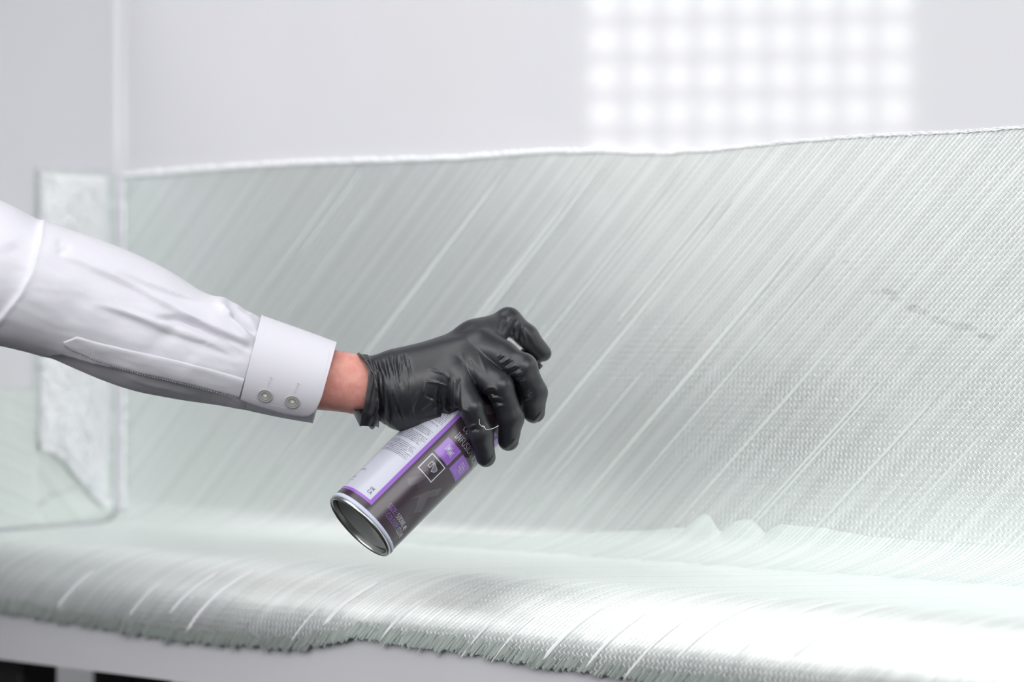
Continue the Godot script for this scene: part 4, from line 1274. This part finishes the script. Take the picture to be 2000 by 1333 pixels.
func spray_can():
	var t := thing("spray_can", "purple, white and charcoal aerosol can held tilted in the gloved hand", "spray can", at(700.5, 1031, 1.888))
	var c := cos(deg_to_rad(21.0)); var s := sin(deg_to_rad(21.0)); var d := deg_to_rad(44.6)
	var x := Vector3(sin(d), -cos(d), 0); var y := Vector3(cos(d) * c, sin(d) * c, -s)
	t.basis = Basis(x, y, x.cross(y))
	M.label.albedo_texture = ImageTexture.create_from_image(label_art())
	var R := CAN_R
	# printed wall of the can
	var n := 128
	var wall := sheet(n, 4, func(i: int, j: int):
		var a := -PI + TAU * (i % n) / n
		return Vector3(R * sin(a), 0.0052 + [0.0, 0.0004, 0.085, 0.1700, 0.1706][j], R * cos(a)) * (Vector3(1, 1, 1) if j > 0 and j < 4 else Vector3(0.985, 1, 0.985)), false,
		func(i: int, j: int): return Vector2(float(i) / n, 1.0 - [0.0, 0.0023, 0.4835, 0.9668, 0.97][j]))
	put("body", wall, M.label, t)
	# base: seam, pale ring and the inward dome
	put("pale_ring", lathe(PackedVector2Array([Vector2(R * 0.985, 0.0028), Vector2(R * 1.014, 0.0031), Vector2(R * 1.024, 0.0040), Vector2(R * 1.022, 0.0052), Vector2(R * 0.998, 0.0062)]), 128), M.lacquer, t)
	put("base_seam", lathe(PackedVector2Array([Vector2(R * 0.90, 0.006), Vector2(R * 0.905, 0.0018), Vector2(R * 0.915, 0.0006), Vector2(R * 0.935, 0.0), Vector2(R * 0.965, -0.0002), Vector2(R * 0.995, 0.0003), Vector2(R * 1.012, 0.0012), Vector2(R * 1.012, 0.0024), Vector2(R * 0.99, 0.0030)]), 128), M.tin, t)
	var dome := PackedVector2Array([Vector2(0.0001, 0.0105), Vector2(R * 0.2, 0.0104), Vector2(R * 0.4, 0.0098), Vector2(R * 0.58, 0.0086), Vector2(R * 0.72, 0.0070), Vector2(R * 0.80, 0.0056), Vector2(R * 0.83, 0.0048), Vector2(R * 0.86, 0.0048), Vector2(R * 0.885, 0.0056), Vector2(R * 0.903, 0.0058)])
	put("base_dome", lathe(dome, 128), M.tin_dark, t)
	# shoulder, valve cup and actuator
	put("shoulder", lathe(PackedVector2Array([Vector2(R * 0.985, 0.1756), Vector2(R * 1.01, 0.1765), Vector2(R * 1.012, 0.1785), Vector2(R * 0.97, 0.1797), Vector2(R * 0.88, 0.1815), Vector2(R * 0.72, 0.1855), Vector2(R * 0.56, 0.1885), Vector2(R * 0.45, 0.1900)]), 96), M.tin, t)
	put("valve_cup", lathe(PackedVector2Array([Vector2(R * 0.45, 0.1895), Vector2(R * 0.47, 0.1910), Vector2(R * 0.44, 0.1925), Vector2(R * 0.38, 0.1920), Vector2(R * 0.34, 0.1900), Vector2(R * 0.14, 0.1900), Vector2(R * 0.13, 0.1960)]), 64), M.tin, t)
	var act := put("actuator", lathe(rounded([Vector2(0.0045, 0.1935), Vector2(0.0098, 0.1935), Vector2(0.0095, 0.2075), Vector2(0.0075, 0.2098), Vector2(0.0001, 0.2092)], 0.0015), 64), M.black_plastic, t)
	act.set_meta("label", "black spray nozzle button")
	var jet := put("orifice", lathe(rounded([Vector2(0.0001, 0.001), Vector2(0.0011, 0.001), Vector2(0.0011, 0.0040), Vector2(0.0030, 0.0040), Vector2(0.0030, 0.0), Vector2(0.0026, -0.0006)], 0.0004), 32), M.black_plastic, act)
	jet.transform = Transform3D(Basis(Vector3(0, 1, 0), Vector3(1, 0, 0), Vector3(0, 0, -1)), Vector3(0.0085, 0.2025, 0.0))
